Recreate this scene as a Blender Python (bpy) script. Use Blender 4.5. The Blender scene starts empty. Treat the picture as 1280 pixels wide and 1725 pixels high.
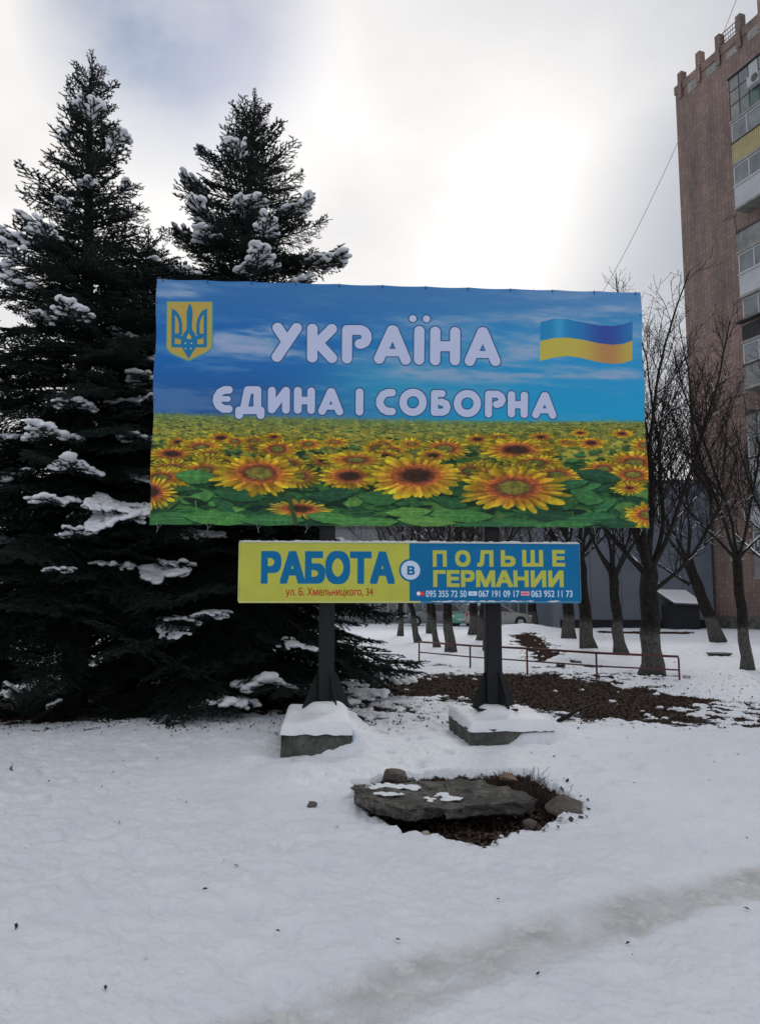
import bpy, math, random
import numpy as np
from mathutils import Vector, Matrix
random.seed(7)
RNG = np.random.default_rng(11)
S = bpy.context.scene
COL = S.collection

# ------------------------------------------------------------ camera
PITCH = math.radians(6.5)
F = 1340.0
CAMZ = 1.6
cam = bpy.data.cameras.new('camera')
cam.sensor_fit = 'VERTICAL'; cam.sensor_height = 36; cam.lens = 36 * F / 1725
cam.clip_start = 0.05; cam.clip_end = 6000
camo = bpy.data.objects.new('camera', cam); COL.objects.link(camo)
camo.location = (0, 0, CAMZ); camo.rotation_euler = (math.pi / 2 + PITCH, 0, 0)
S.camera = camo

# ------------------------------------------------------------ light
SUN = Vector((0.178, 0.984 * 0.888, 0.460)).normalized()
wo = bpy.data.worlds.new("World"); S.world = wo; wo.use_nodes = True
nt = wo.node_tree; nt.nodes.clear()
def N(t, **k):
    n = nt.nodes.new(t)
    for a, v in k.items(): setattr(n, a, v)
    return n
def L(a, b): nt.links.new(a, b)
def M(op, a, b=None, clamp=False):
    n = nt.nodes.new('ShaderNodeMath'); n.operation = op; n.use_clamp = clamp
    for i, v in enumerate((a, b)):
        if v is None: continue
        if isinstance(v, (int, float)): n.inputs[i].default_value = v
        else: nt.links.new(v, n.inputs[i])
    return n.outputs[0]
def MixC(f, a, b, tree=None):
    n = nt.nodes.new('ShaderNodeMix'); n.data_type = 'RGBA'
    for i, v in ((0, f), (6, a), (7, b)):
        if isinstance(v, (int, float)): n.inputs[i].default_value = v
        elif isinstance(v, tuple): n.inputs[i].default_value = (*v, 1)
        else: nt.links.new(v, n.inputs[i])
    return n.outputs[2]
sky = N('ShaderNodeTexSky'); sky.sky_type = 'NISHITA'; sky.sun_disc = False
sky.sun_elevation = math.radians(27.4); sky.sun_rotation = math.radians(10.2)
tc = N('ShaderNodeTexCoord')
def dotwith(v):
    n = N('ShaderNodeVectorMath', operation='DOT_PRODUCT'); L(tc.outputs['Generated'], n.inputs[0])
    n.inputs[1].default_value = v; return n.outputs['Value']
sep = N('ShaderNodeSeparateXYZ'); L(tc.outputs['Generated'], sep.inputs[0])
zz = M('ADD', M('MAXIMUM', sep.outputs[2], 0.0), 0.28)
comb = N('ShaderNodeCombineXYZ'); L(M('DIVIDE', sep.outputs[0], zz), comb.inputs[0]); L(M('DIVIDE', sep.outputs[1], zz), comb.inputs[1])
def wnoise(scale, detail, rough, off=0.0):
    mp = N('ShaderNodeMapping'); mp.inputs['Location'].default_value = (off, off * .7, off * .3)
    L(comb.outputs[0], mp.inputs[0])
    n = N('ShaderNodeTexNoise'); n.inputs['Scale'].default_value = scale; n.inputs['Detail'].default_value = detail
    n.inputs['Roughness'].default_value = rough; L(mp.outputs[0], n.inputs[0]); return n.outputs[0]
n1 = wnoise(1.1, 5, .5, 3.1); n2 = wnoise(3.2, 6, .55, 8.4)
ds = dotwith(tuple(SUN))
dpos = M('MAXIMUM', ds, 0.0)
lum = M('ADD', M('MULTIPLY', M('ADD', ds, 1.0), 0.085), 0.53)
lum = M('ADD', lum, M('MULTIPLY', M('POWER', dpos, 14), 0.17))
lum = M('ADD', lum, M('MULTIPLY', M('POWER', dpos, 110), 0.34))
cn = M('ADD', M('MULTIPLY', M('SUBTRACT', n1, 0.5), 0.42), M('MULTIPLY', M('SUBTRACT', n2, 0.5), 0.34))
lum = M('ADD', lum, cn)
bank = M('MULTIPLY', M('SUBTRACT', dotwith((0.352, 0.865, 0.357)), 0.980), 52.0, True)     # greyer bank of cloud low on the right
bank = M('MULTIPLY', bank, M('ADD', M('MULTIPLY', n2, 1.1), 0.05))
lum = M('SUBTRACT', lum, M('MULTIPLY', bank, 0.42))
bank2 = M('MULTIPLY', M('SUBTRACT', dotwith((0.282, 0.761, 0.583)), 0.95), 22.0, True)
lum = M('SUBTRACT', lum, M('MULTIPLY', bank2, 0.20))
lum = M('ADD', lum, M('MULTIPLY', M('MULTIPLY', M('SUBTRACT', dotwith((-0.40, 0.80, 0.43)), 0.90), 10.0, True), 0.17))
lum = M('MAXIMUM', lum, 0.25)
tint = MixC(M('MULTIPLY', M('SUBTRACT', lum, 0.35), 1.9, True), (0.88, 0.955, 1.10), (1.02, 1.0, 0.985))
lc = N('ShaderNodeVectorMath', operation='SCALE'); L(tint, lc.inputs[0]); L(M('MULTIPLY', lum, 10.0), lc.inputs['Scale'])
gap = M('MULTIPLY', M('SUBTRACT', dotwith((-0.206, 0.774, 0.599)), 0.986), 80.0, True)
gap = M('MULTIPLY', gap, M('ADD', M('MULTIPLY', n2, 2.6), -0.40), True)
bg = N('ShaderNodeBackground'); bg.inputs['Strength'].default_value = 0.1
skc = N('ShaderNodeVectorMath', operation='SCALE'); L(sky.outputs[0], skc.inputs[0]); skc.inputs['Scale'].default_value = 1.0
L(MixC(gap, lc.outputs[0], skc.outputs[0]), bg.inputs[0])
out = N('ShaderNodeOutputWorld'); L(bg.outputs[0], out.inputs[0])

sl = bpy.data.lights.new('sun', 'SUN'); sl.energy = 0.8; sl.angle = math.radians(14); sl.color = (1, .97, .93)
so = bpy.data.objects.new('sun', sl); COL.objects.link(so)
so.rotation_euler = (-SUN).to_track_quat('-Z', 'Y').to_euler(); so.location = (0, 0, 30)
S.view_settings.view_transform = 'Standard'; S.view_settings.look = 'None'
S.view_settings.exposure = 0.08; S.view_settings.gamma = 1.0; S.view_settings.use_curve_mapping = False

# ------------------------------------------------------------ helpers
CP, SP = math.cos(PITCH), math.sin(PITCH)
def ray(px, py):
    u = (px - 640) / F; v = (862.5 - py) / F
    return u, CP - v * SP, SP + v * CP
def G(px, py, z=0.0):
    x, y, zz_ = ray(px, py); t = (z - CAMZ) / zz_
    return x * t, y * t
def AT(px, py, Y):
    x, y, zz_ = ray(px, py); t = Y / y
    return x * t, Y, CAMZ + zz_ * t

def hash2(ix, iy, s):
    h = (ix.astype(np.int64) * 374761393 + iy.astype(np.int64) * 668265263 + s * 974634777) & 0xFFFFFFFF
    h = ((h ^ (h >> 13)) * 1274126177) & 0xFFFFFFFF
    h = h ^ (h >> 16)
    return (h & 0xFFFFFF) / float(0xFFFFFF)
def vnoise(x, y, s=0):
    ix = np.floor(x); iy = np.floor(y); fx = x - ix; fy = y - iy
    fx = fx * fx * (3 - 2 * fx); fy = fy * fy * (3 - 2 * fy)
    a = hash2(ix, iy, s); b = hash2(ix + 1, iy, s); c = hash2(ix, iy + 1, s); d = hash2(ix + 1, iy + 1, s)
    return (a * (1 - fx) + b * fx) * (1 - fy) + (c * (1 - fx) + d * fx) * fy
def fbm(x, y, o=4, s=0):
    r = 0; a = .5; t = 0
    for i in range(o):
        r = r + a * vnoise(x * 2 ** i + 17.3 * i, y * 2 ** i - 9.1 * i, s + i); t += a; a *= .5
    return r / t
def sm(x, a, b):
    t = np.clip((x - a) / (b - a), 0, 1); return t * t * (3 - 2 * t)
def polydist(x, y, P):
    """signed distance to a polygon, negative inside"""
    d = np.full(np.shape(x), 1e9); ins = np.zeros(np.shape(x), bool)
    n = len(P)
    for i in range(n):
        x0, y0 = P[i]; x1, y1 = P[(i + 1) % n]
        dx, dy = x1 - x0, y1 - y0
        t = np.clip(((x - x0) * dx + (y - y0) * dy) / (dx * dx + dy * dy + 1e-12), 0, 1)
        d = np.minimum(d, np.hypot(x - x0 - t * dx, y - y0 - t * dy))
        if dy != 0:
            c = ((y0 > y) != (y1 > y)) & (x < dx * (y - y0) / dy + x0)
            ins ^= c
    return np.where(ins, -d, d)

def mat(name, base=(.5, .5, .5), rough=.8, var=0.0, scale=5.0, base2=None, bump=0.0, bscale=None, metal=0.0, stretch=(1, 1, 1), spec=0.3, detail=5, contrast=(.35, .65)):
    m = bpy.data.materials.new(name); m.use_nodes = True
    t = m.node_tree; b = t.nodes['Principled BSDF']
    b.inputs['Base Color'].default_value = (*base, 1); b.inputs['Roughness'].default_value = rough
    b.inputs['Metallic'].default_value = metal; b.inputs['Specular IOR Level'].default_value = spec
    if base2 is not None or bump:
        tcn = t.nodes.new('ShaderNodeTexCoord'); mp = t.nodes.new('ShaderNodeMapping'); mp.inputs['Scale'].default_value = stretch
        t.links.new(tcn.outputs['Object'], mp.inputs[0])
        n = t.nodes.new('ShaderNodeTexNoise'); n.inputs['Scale'].default_value = scale; n.inputs['Detail'].default_value = detail
        n.inputs['Roughness'].default_value = .6
        t.links.new(mp.outputs[0], n.inputs[0])
        if base2 is not None:
            r = t.nodes.new('ShaderNodeValToRGB'); r.color_ramp.elements[0].position = contrast[0]; r.color_ramp.elements[1].position = contrast[1]
            r.color_ramp.elements[0].color = (*base, 1); r.color_ramp.elements[1].color = (*base2, 1)
            t.links.new(n.outputs[0], r.inputs[0]); t.links.new(r.outputs[0], b.inputs['Base Color'])
        if bump:
            n3 = t.nodes.new('ShaderNodeTexNoise'); n3.inputs['Scale'].default_value = bscale or scale * 3; n3.inputs['Detail'].default_value = 5
            t.links.new(mp.outputs[0], n3.inputs[0])
            bp = t.nodes.new('ShaderNodeBump'); bp.inputs['Strength'].default_value = 1.0; bp.inputs['Distance'].default_value = bump
            t.links.new(n3.outputs[0], bp.inputs['Height']); t.links.new(bp.outputs[0], b.inputs['Normal'])
    return m

def empty(name, loc=(0, 0, 0), rz=0.0, label=None, cat=None, group=None, kind=None):
    o = bpy.data.objects.new(name, None); COL.objects.link(o); o.location = loc; o.rotation_euler = (0, 0, rz)
    o.empty_display_size = .2
    return tag(o, label, cat, group, kind)
def tag(o, label=None, cat=None, group=None, kind=None):
    if label: o['label'] = label
    if cat: o['category'] = cat
    if group: o['group'] = group
    if kind: o['kind'] = kind
    return o
def link(name, me, m=None, parent=None, smooth=False):
    if m is not None and not len(me.materials):
        for q in (m if isinstance(m, (list, tuple)) else [m]): me.materials.append(q)
    if smooth: me.polygons.foreach_set('use_smooth', np.ones(len(me.polygons), bool))
    o = bpy.data.objects.new(name, me); COL.objects.link(o)
    if parent is not None: o.parent = parent
    return o
def npmesh(name, V, Fc):
    """V (n,3); Fc (m,k) with constant k"""
    V = np.asarray(V, np.float32); Fc = np.asarray(Fc, np.int32)
    me = bpy.data.meshes.new(name); k = Fc.shape[1]
    me.vertices.add(len(V)); me.vertices.foreach_set('co', V.ravel())
    me.loops.add(Fc.size); me.loops.foreach_set('vertex_index', Fc.ravel())
    me.polygons.add(len(Fc)); me.polygons.foreach_set('loop_start', np.arange(0, Fc.size, k, dtype=np.int32))
    me.polygons.foreach_set('loop_total', np.full(len(Fc), k, np.int32))
    me.update(calc_edges=True); return me

class MB:
    def __init__(s): s.v = []; s.f = []; s.mi = []; s.cur = 0
    def add(s, vs, fs):
        n = len(s.v); s.v += [tuple(v) for v in vs]; s.f += [tuple(i + n for i in f) for f in fs]; s.mi += [s.cur] * len(fs); return s
    def box(s, a, b):
        (x0, y0, z0), (x1, y1, z1) = a, b
        return s.add([(x0, y0, z0), (x1, y0, z0), (x1, y1, z0), (x0, y1, z0), (x0, y0, z1), (x1, y0, z1), (x1, y1, z1), (x0, y1, z1)],
                     [(0, 3, 2, 1), (4, 5, 6, 7), (0, 1, 5, 4), (1, 2, 6, 5), (2, 3, 7, 6), (3, 0, 4, 7)])
    def bevbox(s, a, b, r=.01):
        # box with chamfered edges
        c = [(a[i] + b[i]) / 2 for i in range(3)]; h = [abs(b[i] - a[i]) / 2 for i in range(3)]
        r = min(r, min(h) * .9)
        vs = []; idx = {}
        for ax in range(3):
            for sx in (-1, 1):
                for sy in (-1, 1):
                    for sz in (-1, 1):
                        sg = (sx, sy, sz)
                        p = [c[i] + sg[i] * (h[i] if i == ax else h[i] - r) for i in range(3)]
                        idx[(ax, sg)] = len(vs); vs.append(p)
        fs = []
        for ax in range(3):
            o = [i for i in range(3) if i != ax]
            for sg in (-1, 1):
                q = []
                for p, w in ((-1, -1), (1, -1), (1, 1), (-1, 1)):
                    t = [0, 0, 0]; t[ax] = sg; t[o[0]] = p; t[o[1]] = w; q.append(idx[(ax, tuple(t))])
                fs.append(q)
        for ax in range(3):  # edges parallel to ax
            o = [i for i in range(3) if i != ax]
            for p in (-1, 1):
                for w in (-1, 1):
                    t0 = [0, 0, 0]; t1 = [0, 0, 0]
                    t0[ax] = -1; t1[ax] = 1
                    for t in (t0, t1): t[o[0]] = p; t[o[1]] = w
                    fs.append([idx[(o[0], tuple(t0))], idx[(o[0], tuple(t1))], idx[(o[1], tuple(t1))], idx[(o[1], tuple(t0))]])
        for sx in (-1, 1):
            for sy in (-1, 1):
                for sz in (-1, 1):
                    fs.append([idx[(k, (sx, sy, sz))] for k in range(3)])
        return s.add(vs, fs)
    def tube(s, pts, rad, n=8, cap=True, squash=1.0):
        pts = [Vector(p) for p in pts]
        if not isinstance(rad, (list, tuple)): rad = [rad] * len(pts)
        up = Vector((0, 0, 1)); base = len(s.v); vs = []
        d0 = (pts[1] - pts[0]).normalized()
        if abs(d0.z) > .9: up = Vector((1, 0, 0))
        a = d0.cross(up).normalized()
        for i, p in enumerate(pts):
            d = (pts[min(i + 1, len(pts) - 1)] - pts[max(i - 1, 0)]).normalized()
            a = (a - d * a.dot(d)).normalized(); b = d.cross(a)
            for k in range(n):
                t = 2 * math.pi * k / n
                vs.append(p + a * math.cos(t) * rad[i] + b * math.sin(t) * rad[i] * squash)
        fs = []
        for i in range(len(pts) - 1):
            for k in range(n):
                fs.append((i * n + k, i * n + (k + 1) % n, (i + 1) * n + (k + 1) % n, (i + 1) * n + k))
        if cap: fs += [tuple(range(n))[::-1], tuple((len(pts) - 1) * n + k for k in range(n))]
        return s.add(vs, fs)
    def prism(s, poly, z0, z1, M4=None):
        n = len(poly); vs = [(x, y, z0) for x, y in poly] + [(x, y, z1) for x, y in poly]
        if M4 is not None: vs = [M4 @ Vector(v) for v in vs]
        return s.add(vs, [tuple(range(n))[::-1], tuple(range(n, 2 * n))] + [(i, (i + 1) % n, n + (i + 1) % n, n + i) for i in range(n)])
    def mesh(s, name):
        me = bpy.data.meshes.new(name); me.from_pydata(s.v, [], s.f)
        if any(s.mi): me.polygons.foreach_set('material_index', s.mi)
        me.update(); return me
    def build(s, name, m=None, parent=None, smooth=False): return link(name, s.mesh(name), m, parent, smooth)

def fixnormals(me):
    import bmesh
    b = bmesh.new(); b.from_mesh(me); bmesh.ops.recalc_face_normals(b, faces=b.faces); b.to_mesh(me); b.free(); return me

def seg_prisms(P0, P1, R0, R1, sides=3):
    P0 = np.asarray(P0, float); P1 = np.asarray(P1, float); R0 = np.asarray(R0); R1 = np.asarray(R1)
    n = len(P0); d = P1 - P0; d /= np.linalg.norm(d, axis=1, keepdims=True) + 1e-9
    ref = np.where(np.abs(d[:, 2:3]) > .9, np.array([[1., 0, 0]]), np.array([[0, 0, 1.]]))
    a = np.cross(d, ref); a /= np.linalg.norm(a, axis=1, keepdims=True) + 1e-9; b = np.cross(d, a)
    V = np.zeros((n, 2 * sides, 3))
    for k in range(sides):
        t = 2 * math.pi * k / sides; o = a * math.cos(t) + b * math.sin(t)
        V[:, k] = P0 + o * R0[:, None]; V[:, sides + k] = P1 + o * R1[:, None]
    q = np.array([(k, (k + 1) % sides, sides + (k + 1) % sides, sides + k) for k in range(sides)])
    Fq = (q[None] + (np.arange(n) * 2 * sides)[:, None, None]).reshape(-1, 4)
    return V.reshape(-1, 3), Fq

def icosph(sub=1):
    import bmesh
    b = bmesh.new(); bmesh.ops.create_icosphere(b, subdivisions=sub, radius=1.0)
    v = np.array([x.co[:] for x in b.verts]); f = np.array([[q.index for q in p.verts] for p in b.faces]); b.free(); return v, f
ICO = icosph(1); ICO2 = icosph(2)
def blob_union(name, blobs, voxel, m, parent=None):
    """lumpy snow: union of flattened spheres, remeshed to one skin"""
    V = []; Fs = []; n = 0
    for (x, y, z, rx, ry, rz) in blobs:
        V.append(ICO2[0] * (rx, ry, rz) + (x, y, z)); Fs.append(ICO2[1] + n); n += len(ICO2[0])
    me = npmesh(name + '_t', np.concatenate(V), np.concatenate(Fs))
    o = bpy.data.objects.new('tmp', me); COL.objects.link(o)
    md = o.modifiers.new('r', 'REMESH'); md.mode = 'VOXEL'; md.voxel_size = voxel
    dg = bpy.context.evaluated_depsgraph_get(); ev = o.evaluated_get(dg)
    me2 = bpy.data.meshes.new_from_object(ev); me2.name = name
    bpy.data.objects.remove(o); bpy.data.meshes.remove(me)
    v = np.zeros(len(me2.vertices) * 3, np.float32); me2.vertices.foreach_get('co', v); v = v.reshape(-1, 3)
    v += ((fbm(v[:, 0] * 25, v[:, 1] * 25, 2, 3) - .5) * voxel * 1.6)[:, None] * np.array([[.6, .6, 1]])
    me2.vertices.foreach_set('co', v.ravel()); me2.polygons.foreach_set('use_smooth', np.ones(len(me2.polygons), bool))
    me2.materials.clear(); me2.materials.append(m); me2.update()
    return me2

SNOW = mat('snow_clump', (.80, .82, .86), .75, base2=(.86, .87, .90), scale=8, bump=.006, bscale=40)
# ------------------------------------------------------------ ground
TREE_A = (-4.5, 11.9); TREE_B = (-2.55, 13.3); TREE_C = (-4.5, 14.3); TREE_D = (-7.0, 11.6)
def pxpoly(*p): return [G(*q) for q in p]
SOIL = pxpoly((595, 1178), (610, 1150), (700, 1146), (800, 1141), (900, 1140), (1010, 1152), (1090, 1160), (1180, 1186), (1200, 1214), (1080, 1222), (990, 1216), (930, 1196), (840, 1186), (760, 1180), (690, 1176))
BARE2 = pxpoly((862, 1070), (895, 1068), (925, 1090), (955, 1112), (930, 1122), (890, 1110), (905, 1095), (870, 1082))
BARE3 = pxpoly((1010, 1064), (1160, 1066), (1160, 1069), (1010, 1067))
HOLE = pxpoly((590, 1352), (628, 1390), (700, 1410), (770, 1428), (800, 1432), (850, 1408), (905, 1402), (950, 1388), (962, 1366), (935, 1340), (918, 1318), (880, 1304), (760, 1306), (650, 1312), (600, 1325))
PATHL = [G(330, 1790), G(560, 1722), G(760, 1650), G(930, 1590), G(1110, 1532), G(1290, 1492), G(1500, 1462), G(1900, 1420)]
PATHW = [.15, .18, .20, .20, .19, .18, .2, .2]
PEDS = [(-0.72, 9.36, .74, 1.66, math.radians(4)), (1.42, 9.84, .95, 1.40, math.radians(5))]
MX, MY = G(958, 1126)
def masks(x, y):
    wob = (fbm(x * 1.3, y * 1.3, 4, 21) - .5); wob2 = fbm(x * 6, y * 6, 3, 41) - .5
    d = polydist(x, y, SOIL) + wob * 1.7 + wob2 * .8
    snow = sm(d, -.30, .25)
    dd = polydist(x, y, BARE2) + wob * 1.0 + wob2 * 1.2; snow = np.minimum(snow, sm(dd, -.05, .25))
    dd = polydist(x, y, BARE3) + wob * 1.2; snow = np.minimum(snow, sm(dd, -.1, .5) * .8 + .2)
    dh = polydist(x, y, HOLE) + wob2 * .30 + wob * .15; hole = 1 - sm(dh, -.06, .03)
    snow = np.minimum(snow, 1 - hole)
    # thin, patchy snow beside the bare strip
    patch = np.exp(-((x - 4.6) / 2.6) ** 2 - ((y - 11.6) / 1.6) ** 2) + .8 * np.exp(-((x + .1) / .9) ** 2 - ((y - 11.8) / 1.5) ** 2) + .8 * np.exp(-((x - 3.6) / 4.) ** 2 - ((y - 17.4) / 1.2) ** 2) + .5 * np.exp(-((x - 1.0) / 2.5) ** 2 - ((y - 20.5) / 1.2) ** 2) + .9 * np.exp(-((x - MX) / .9) ** 2 - ((y - MY) / .5) ** 2)
    snow = np.minimum(snow, 1 - patch * sm(fbm(x * 4.5, y * 4.5, 3, 61), .46, .56))
    # needle litter under the spruces; bare dark soil also paints in their shade
    for (tx, ty), rr in ((TREE_A, 1.5), (TREE_B, 1.9), (TREE_C, 1.9), (TREE_D, 1.4)):
        r = np.hypot(x - tx, y - ty) + wob * 1.6 + wob2 * .7
        snow = np.minimum(snow, sm(r, rr * .8, rr * 1.12) + .12 * (fbm(x * 5, y * 5, 2, 5) > .55))
    return snow, hole
def pathdist(x, y):
    best = np.full(np.shape(x), 9.)
    for i in range(len(PATHL) - 1):
        (x0, y0), (x1, y1) = PATHL[i], PATHL[i + 1]
        dx, dy = x1 - x0, y1 - y0
        t = np.clip(((x - x0) * dx + (y - y0) * dy) / (dx * dx + dy * dy), 0, 1)
        best = np.minimum(best, np.hypot(x - x0 - t * dx, y - y0 - t * dy) / (PATHW[i] * (1 - t) + PATHW[i + 1] * t))
    return best
DENTS = []
rr_ = random.Random(3)
for i in range(420):
    Y_ = 3 + 9 * rr_.random() ** 1.1; X_ = (rr_.random() * 1.3 - .65) * Y_ * .8
    DENTS.append((X_, Y_, .016 + .03 * rr_.random() ** 2, .012 + .030 * rr_.random()))
def footprints(px, py, qx, qy, n):
    (x0, y0), (x1, y1) = G(px, py), G(qx, qy); L_ = math.hypot(x1 - x0, y1 - y0); ux, uy = (x1 - x0) / L_, (y1 - y0) / L_
    for i in range(n):
        s = (i + .3 * rr_.random()) / n * L_; o = .13 * (1 if i % 2 else -1) + .06 * rr_.random()
        for k in (-.08, 0, .08): DENTS.append((x0 + ux * (s + k) - uy * o, y0 + uy * (s + k) + ux * o, .05, .048))
footprints(240, 1560, 100, 1290, 8); footprints(690, 1300, 640, 1190, 7); footprints(430, 1690, 520, 1420, 8); footprints(1000, 1330, 1160, 1250, 8); footprints(690, 1190, 740, 1290, 6)
def height(x, y):
    s, hole = masks(x, y)
    base = .05 * (fbm(x * .35, y * .35, 3, 7) - .5) * sm(np.hypot(x, y), 3, 14)
    lump = (fbm(x * 1.6, y * 1.6, 4, 9) - .5) * .06 + (np.abs(fbm(x * 4.2, y * 4.2, 3, 19) - .5) * -.055 + .01) * sm(fbm(x * .8, y * .8, 2, 29), .35, .6)
    fine = (fbm(x * 8, y * 8, 4, 13) - .5) * .050 + (fbm(x * 26, y * 26, 2, 15) - .5) * .016
    h = base + s * .045 + lump + fine * (.35 + .65 * s) + (1 - s) * (fbm(x * 14, y * 14, 3, 33) - .5) * .045
    h = h - hole * .09
    pd = pathdist(x, y); pm = 1 - sm(pd, .5, 1.5)
    h = h - pm * (.026 + .05 * (fbm(x * 11, y * 11, 3, 3) - .5))
    for (cx, cy, w, l, a) in PEDS:       # snow banked against the concrete
        ca, sa = math.cos(a), math.sin(a); lx = (x - cx) * ca + (y - cy) * sa; ly = -(x - cx) * sa + (y - cy) * ca
        dx = np.abs(lx) - w / 2; dy = np.abs(ly) - l / 2; d = np.hypot(np.maximum(dx, 0), np.maximum(dy, 0))
        side_ = (-.10 if w < .8 else -.22); side_ = side_ + (1 - side_) * sm(lx, -.1, .2)
        front = (-.24 if w < .8 else -.16) + .66 * sm(lx + .25 * (fbm(x * 5, y * 5, 2, 8) - .5), w * .2, w * .8)
        k = front + (side_ - front) * sm(ly, -l / 2 - .12, -l / 2 + .15)
        h = h + .21 * k * np.exp(-(d / .22) ** 2)
    bx, by = G(966, 1122); h = h + .30 * np.exp(-((x - bx) / .75) ** 2 - ((y - by) / .5) ** 2) * (.7 + .6 * fbm(x * 3, y * 3, 3, 2))
    bx, by = AT(990 - 120, 1045, 46)[:2]; h = h + .42 * np.exp(-((x - bx) / 1.9) ** 2 - ((y - 44) / 1.4) ** 2)
    h = h + .09 * np.exp(-((x - 3.2) / 1.4) ** 2 - ((y - 8.4) / 1.2) ** 2)
    return h, s, hole, pm
def hz(x, y):
    h = height(np.array([float(x)]), np.array([float(y)]))[0]; return float(h[0])
th = np.concatenate([np.linspace(-180, -60, 16, endpoint=False), np.linspace(-60, -36, 60, endpoint=False), np.linspace(-36, 36, 700, endpoint=False), np.linspace(36, 60, 60, endpoint=False), np.linspace(60, 180, 16, endpoint=False)]) * math.pi / 180
rad = np.concatenate([[.25, .6, 1.0, 1.5, 2.0], np.geomspace(2.4, 13, 430), np.geomspace(13.1, 95, 180), [120, 160, 230, 400, 900, 2500]])
TH, RR = np.meshgrid(th, rad); gx = (RR * np.sin(TH)); gy = RR * np.cos(TH)
h_, s_, hole_, pm_ = height(gx.ravel(), gy.ravel())
for (dx_, dy_, dr_, dd_) in DENTS:
    sel = np.abs(gx.ravel() - dx_) + np.abs(gy.ravel() - dy_) < dr_ * 5
    h_[sel] -= dd_ * np.exp(-((gx.ravel()[sel] - dx_) ** 2 + (gy.ravel()[sel] - dy_) ** 2) / dr_ ** 2)
V = np.stack([gx.ravel(), gy.ravel(), h_], 1); nT = len(th); nR = len(rad)
i, j = np.meshgrid(np.arange(nR - 1), np.arange(nT), indexing='ij'); j2 = (j + 1) % nT
Fq = np.stack([i * nT + j, (i + 1) * nT + j, (i + 1) * nT + j2, i * nT + j2], -1).reshape(-1, 4)[:, ::-1]
V = np.vstack([V, [[0, 0, V[:nT, 2].mean()]]])
# close the centre with quads that share the middle vertex
k = np.arange(0, nT, 2); cen = len(V) - 1
Fq = np.vstack([Fq, np.stack([np.full(len(k), cen), (k + 2) % nT, (k + 1) % nT, k], 1)])
gme = npmesh('ground', V, Fq)
for nm, arr in (('snow', s_), ('hole', hole_), ('path', pm_)):
    at = gme.attributes.new(nm, 'FLOAT', 'POINT'); at.data.foreach_set('value', np.append(arr, 1.0).astype(np.float32))
gm = bpy.data.materials.new('snowy_ground'); gm.use_nodes = True; t = gm.node_tree; pb = t.nodes['Principled BSDF']
nt = t
def attr(n): a = N('ShaderNodeAttribute'); a.attribute_name = n; return a.outputs['Fac']
def noi(scale, detail=5, rough=.6):
    tcn = N('ShaderNodeTexCoord'); n = N('ShaderNodeTexNoise'); n.inputs['Scale'].default_value = scale; n.inputs['Detail'].default_value = detail; n.inputs['Roughness'].default_value = rough
    L(tcn.outputs['Object'], n.inputs[0]); return n.outputs[0]
def ramp(f, c0, c1, p0=.35, p1=.65):
    r = N('ShaderNodeValToRGB'); r.color_ramp.elements[0].position = p0; r.color_ramp.elements[1].position = p1
    r.color_ramp.elements[0].color = (*c0, 1); r.color_ramp.elements[1].color = (*c1, 1); L(f, r.inputs[0]); return r.outputs[0]
a_s, a_p = attr('snow'), attr('path')
nf = noi(14, 6, .7); nc = noi(2.2, 4)
edge = M('MULTIPLY', M('SUBTRACT', M('ADD', a_s, M('MULTIPLY', M('SUBTRACT', nf, .5), 1.3)), .42), 7.0, True)
snowc = ramp(nc, (.765, .80, .86), (.82, .845, .89))
dirtc = ramp(noi(7, 7, .75), (.27, .26, .24), (.63, .625, .61), .36, .58)
pf = M('MULTIPLY', a_p, M('MULTIPLY', M('SUBTRACT', noi(3.5, 6, .7), .30), 4.5, True)); pf = M('MULTIPLY', pf, .80)
sp = M('MULTIPLY', M('SUBTRACT', noi(55, 3, .5), .715), 20, True)
snowc = MixC(pf, snowc, dirtc); snowc = MixC(M('MULTIPLY', sp, .35), snowc, (.16, .13, .10))
soilc = ramp(noi(22, 6, .7), (.020, .014, .011), (.075, .050, .038), .3, .7)
L(MixC(edge, soilc, snowc), pb.inputs['Base Color'])
pb.inputs['Roughness'].default_value = .7; L(M('MULTIPLY', edge, .22), pb.inputs['Specular IOR Level'])
bp = N('ShaderNodeBump'); bp.inputs['Strength'].default_value = 1; bp.inputs['Distance'].default_value = .03
L(M('ADD', M('MULTIPLY', noi(30, 5, .6), .55), M('MULTIPLY', edge, .8)), bp.inputs['Height']); L(bp.outputs[0], pb.inputs['Normal'])
tag(link('ground', gme, gm, None, True), kind='structure')

# ------------------------------------------------------------ tall brick tower on the right
BR = bpy.data.materials.new('facing_brick'); BR.use_nodes = True; nt = BR.node_tree; pb = nt.nodes['Principled BSDF']
tcn = N('ShaderNodeTexCoord'); bk = N('ShaderNodeTexBrick'); mp = N('ShaderNodeMapping')
sepb = N('ShaderNodeSeparateXYZ'); cb = N('ShaderNodeCombineXYZ'); L(tcn.outputs['Object'], sepb.inputs[0])
L(M('ADD', sepb.outputs[0], sepb.outputs[1]), cb.inputs[0]); L(sepb.outputs[2], cb.inputs[1]); L(cb.outputs[0], bk.inputs['Vector'])
bk.offset = 0.0
bk.inputs['Color1'].default_value = (.215, .155, .135, 1); bk.inputs['Color2'].default_value = (.285, .215, .19, 1); bk.inputs['Mortar'].default_value = (.19, .145, .128, 1)
bk.inputs['Scale'].default_value = 1; bk.inputs['Mortar Size'].default_value = .022; bk.inputs['Brick Width'].default_value = .30; bk.inputs['Row Height'].default_value = .27
bk.inputs['Bias'].default_value = -.2
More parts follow.
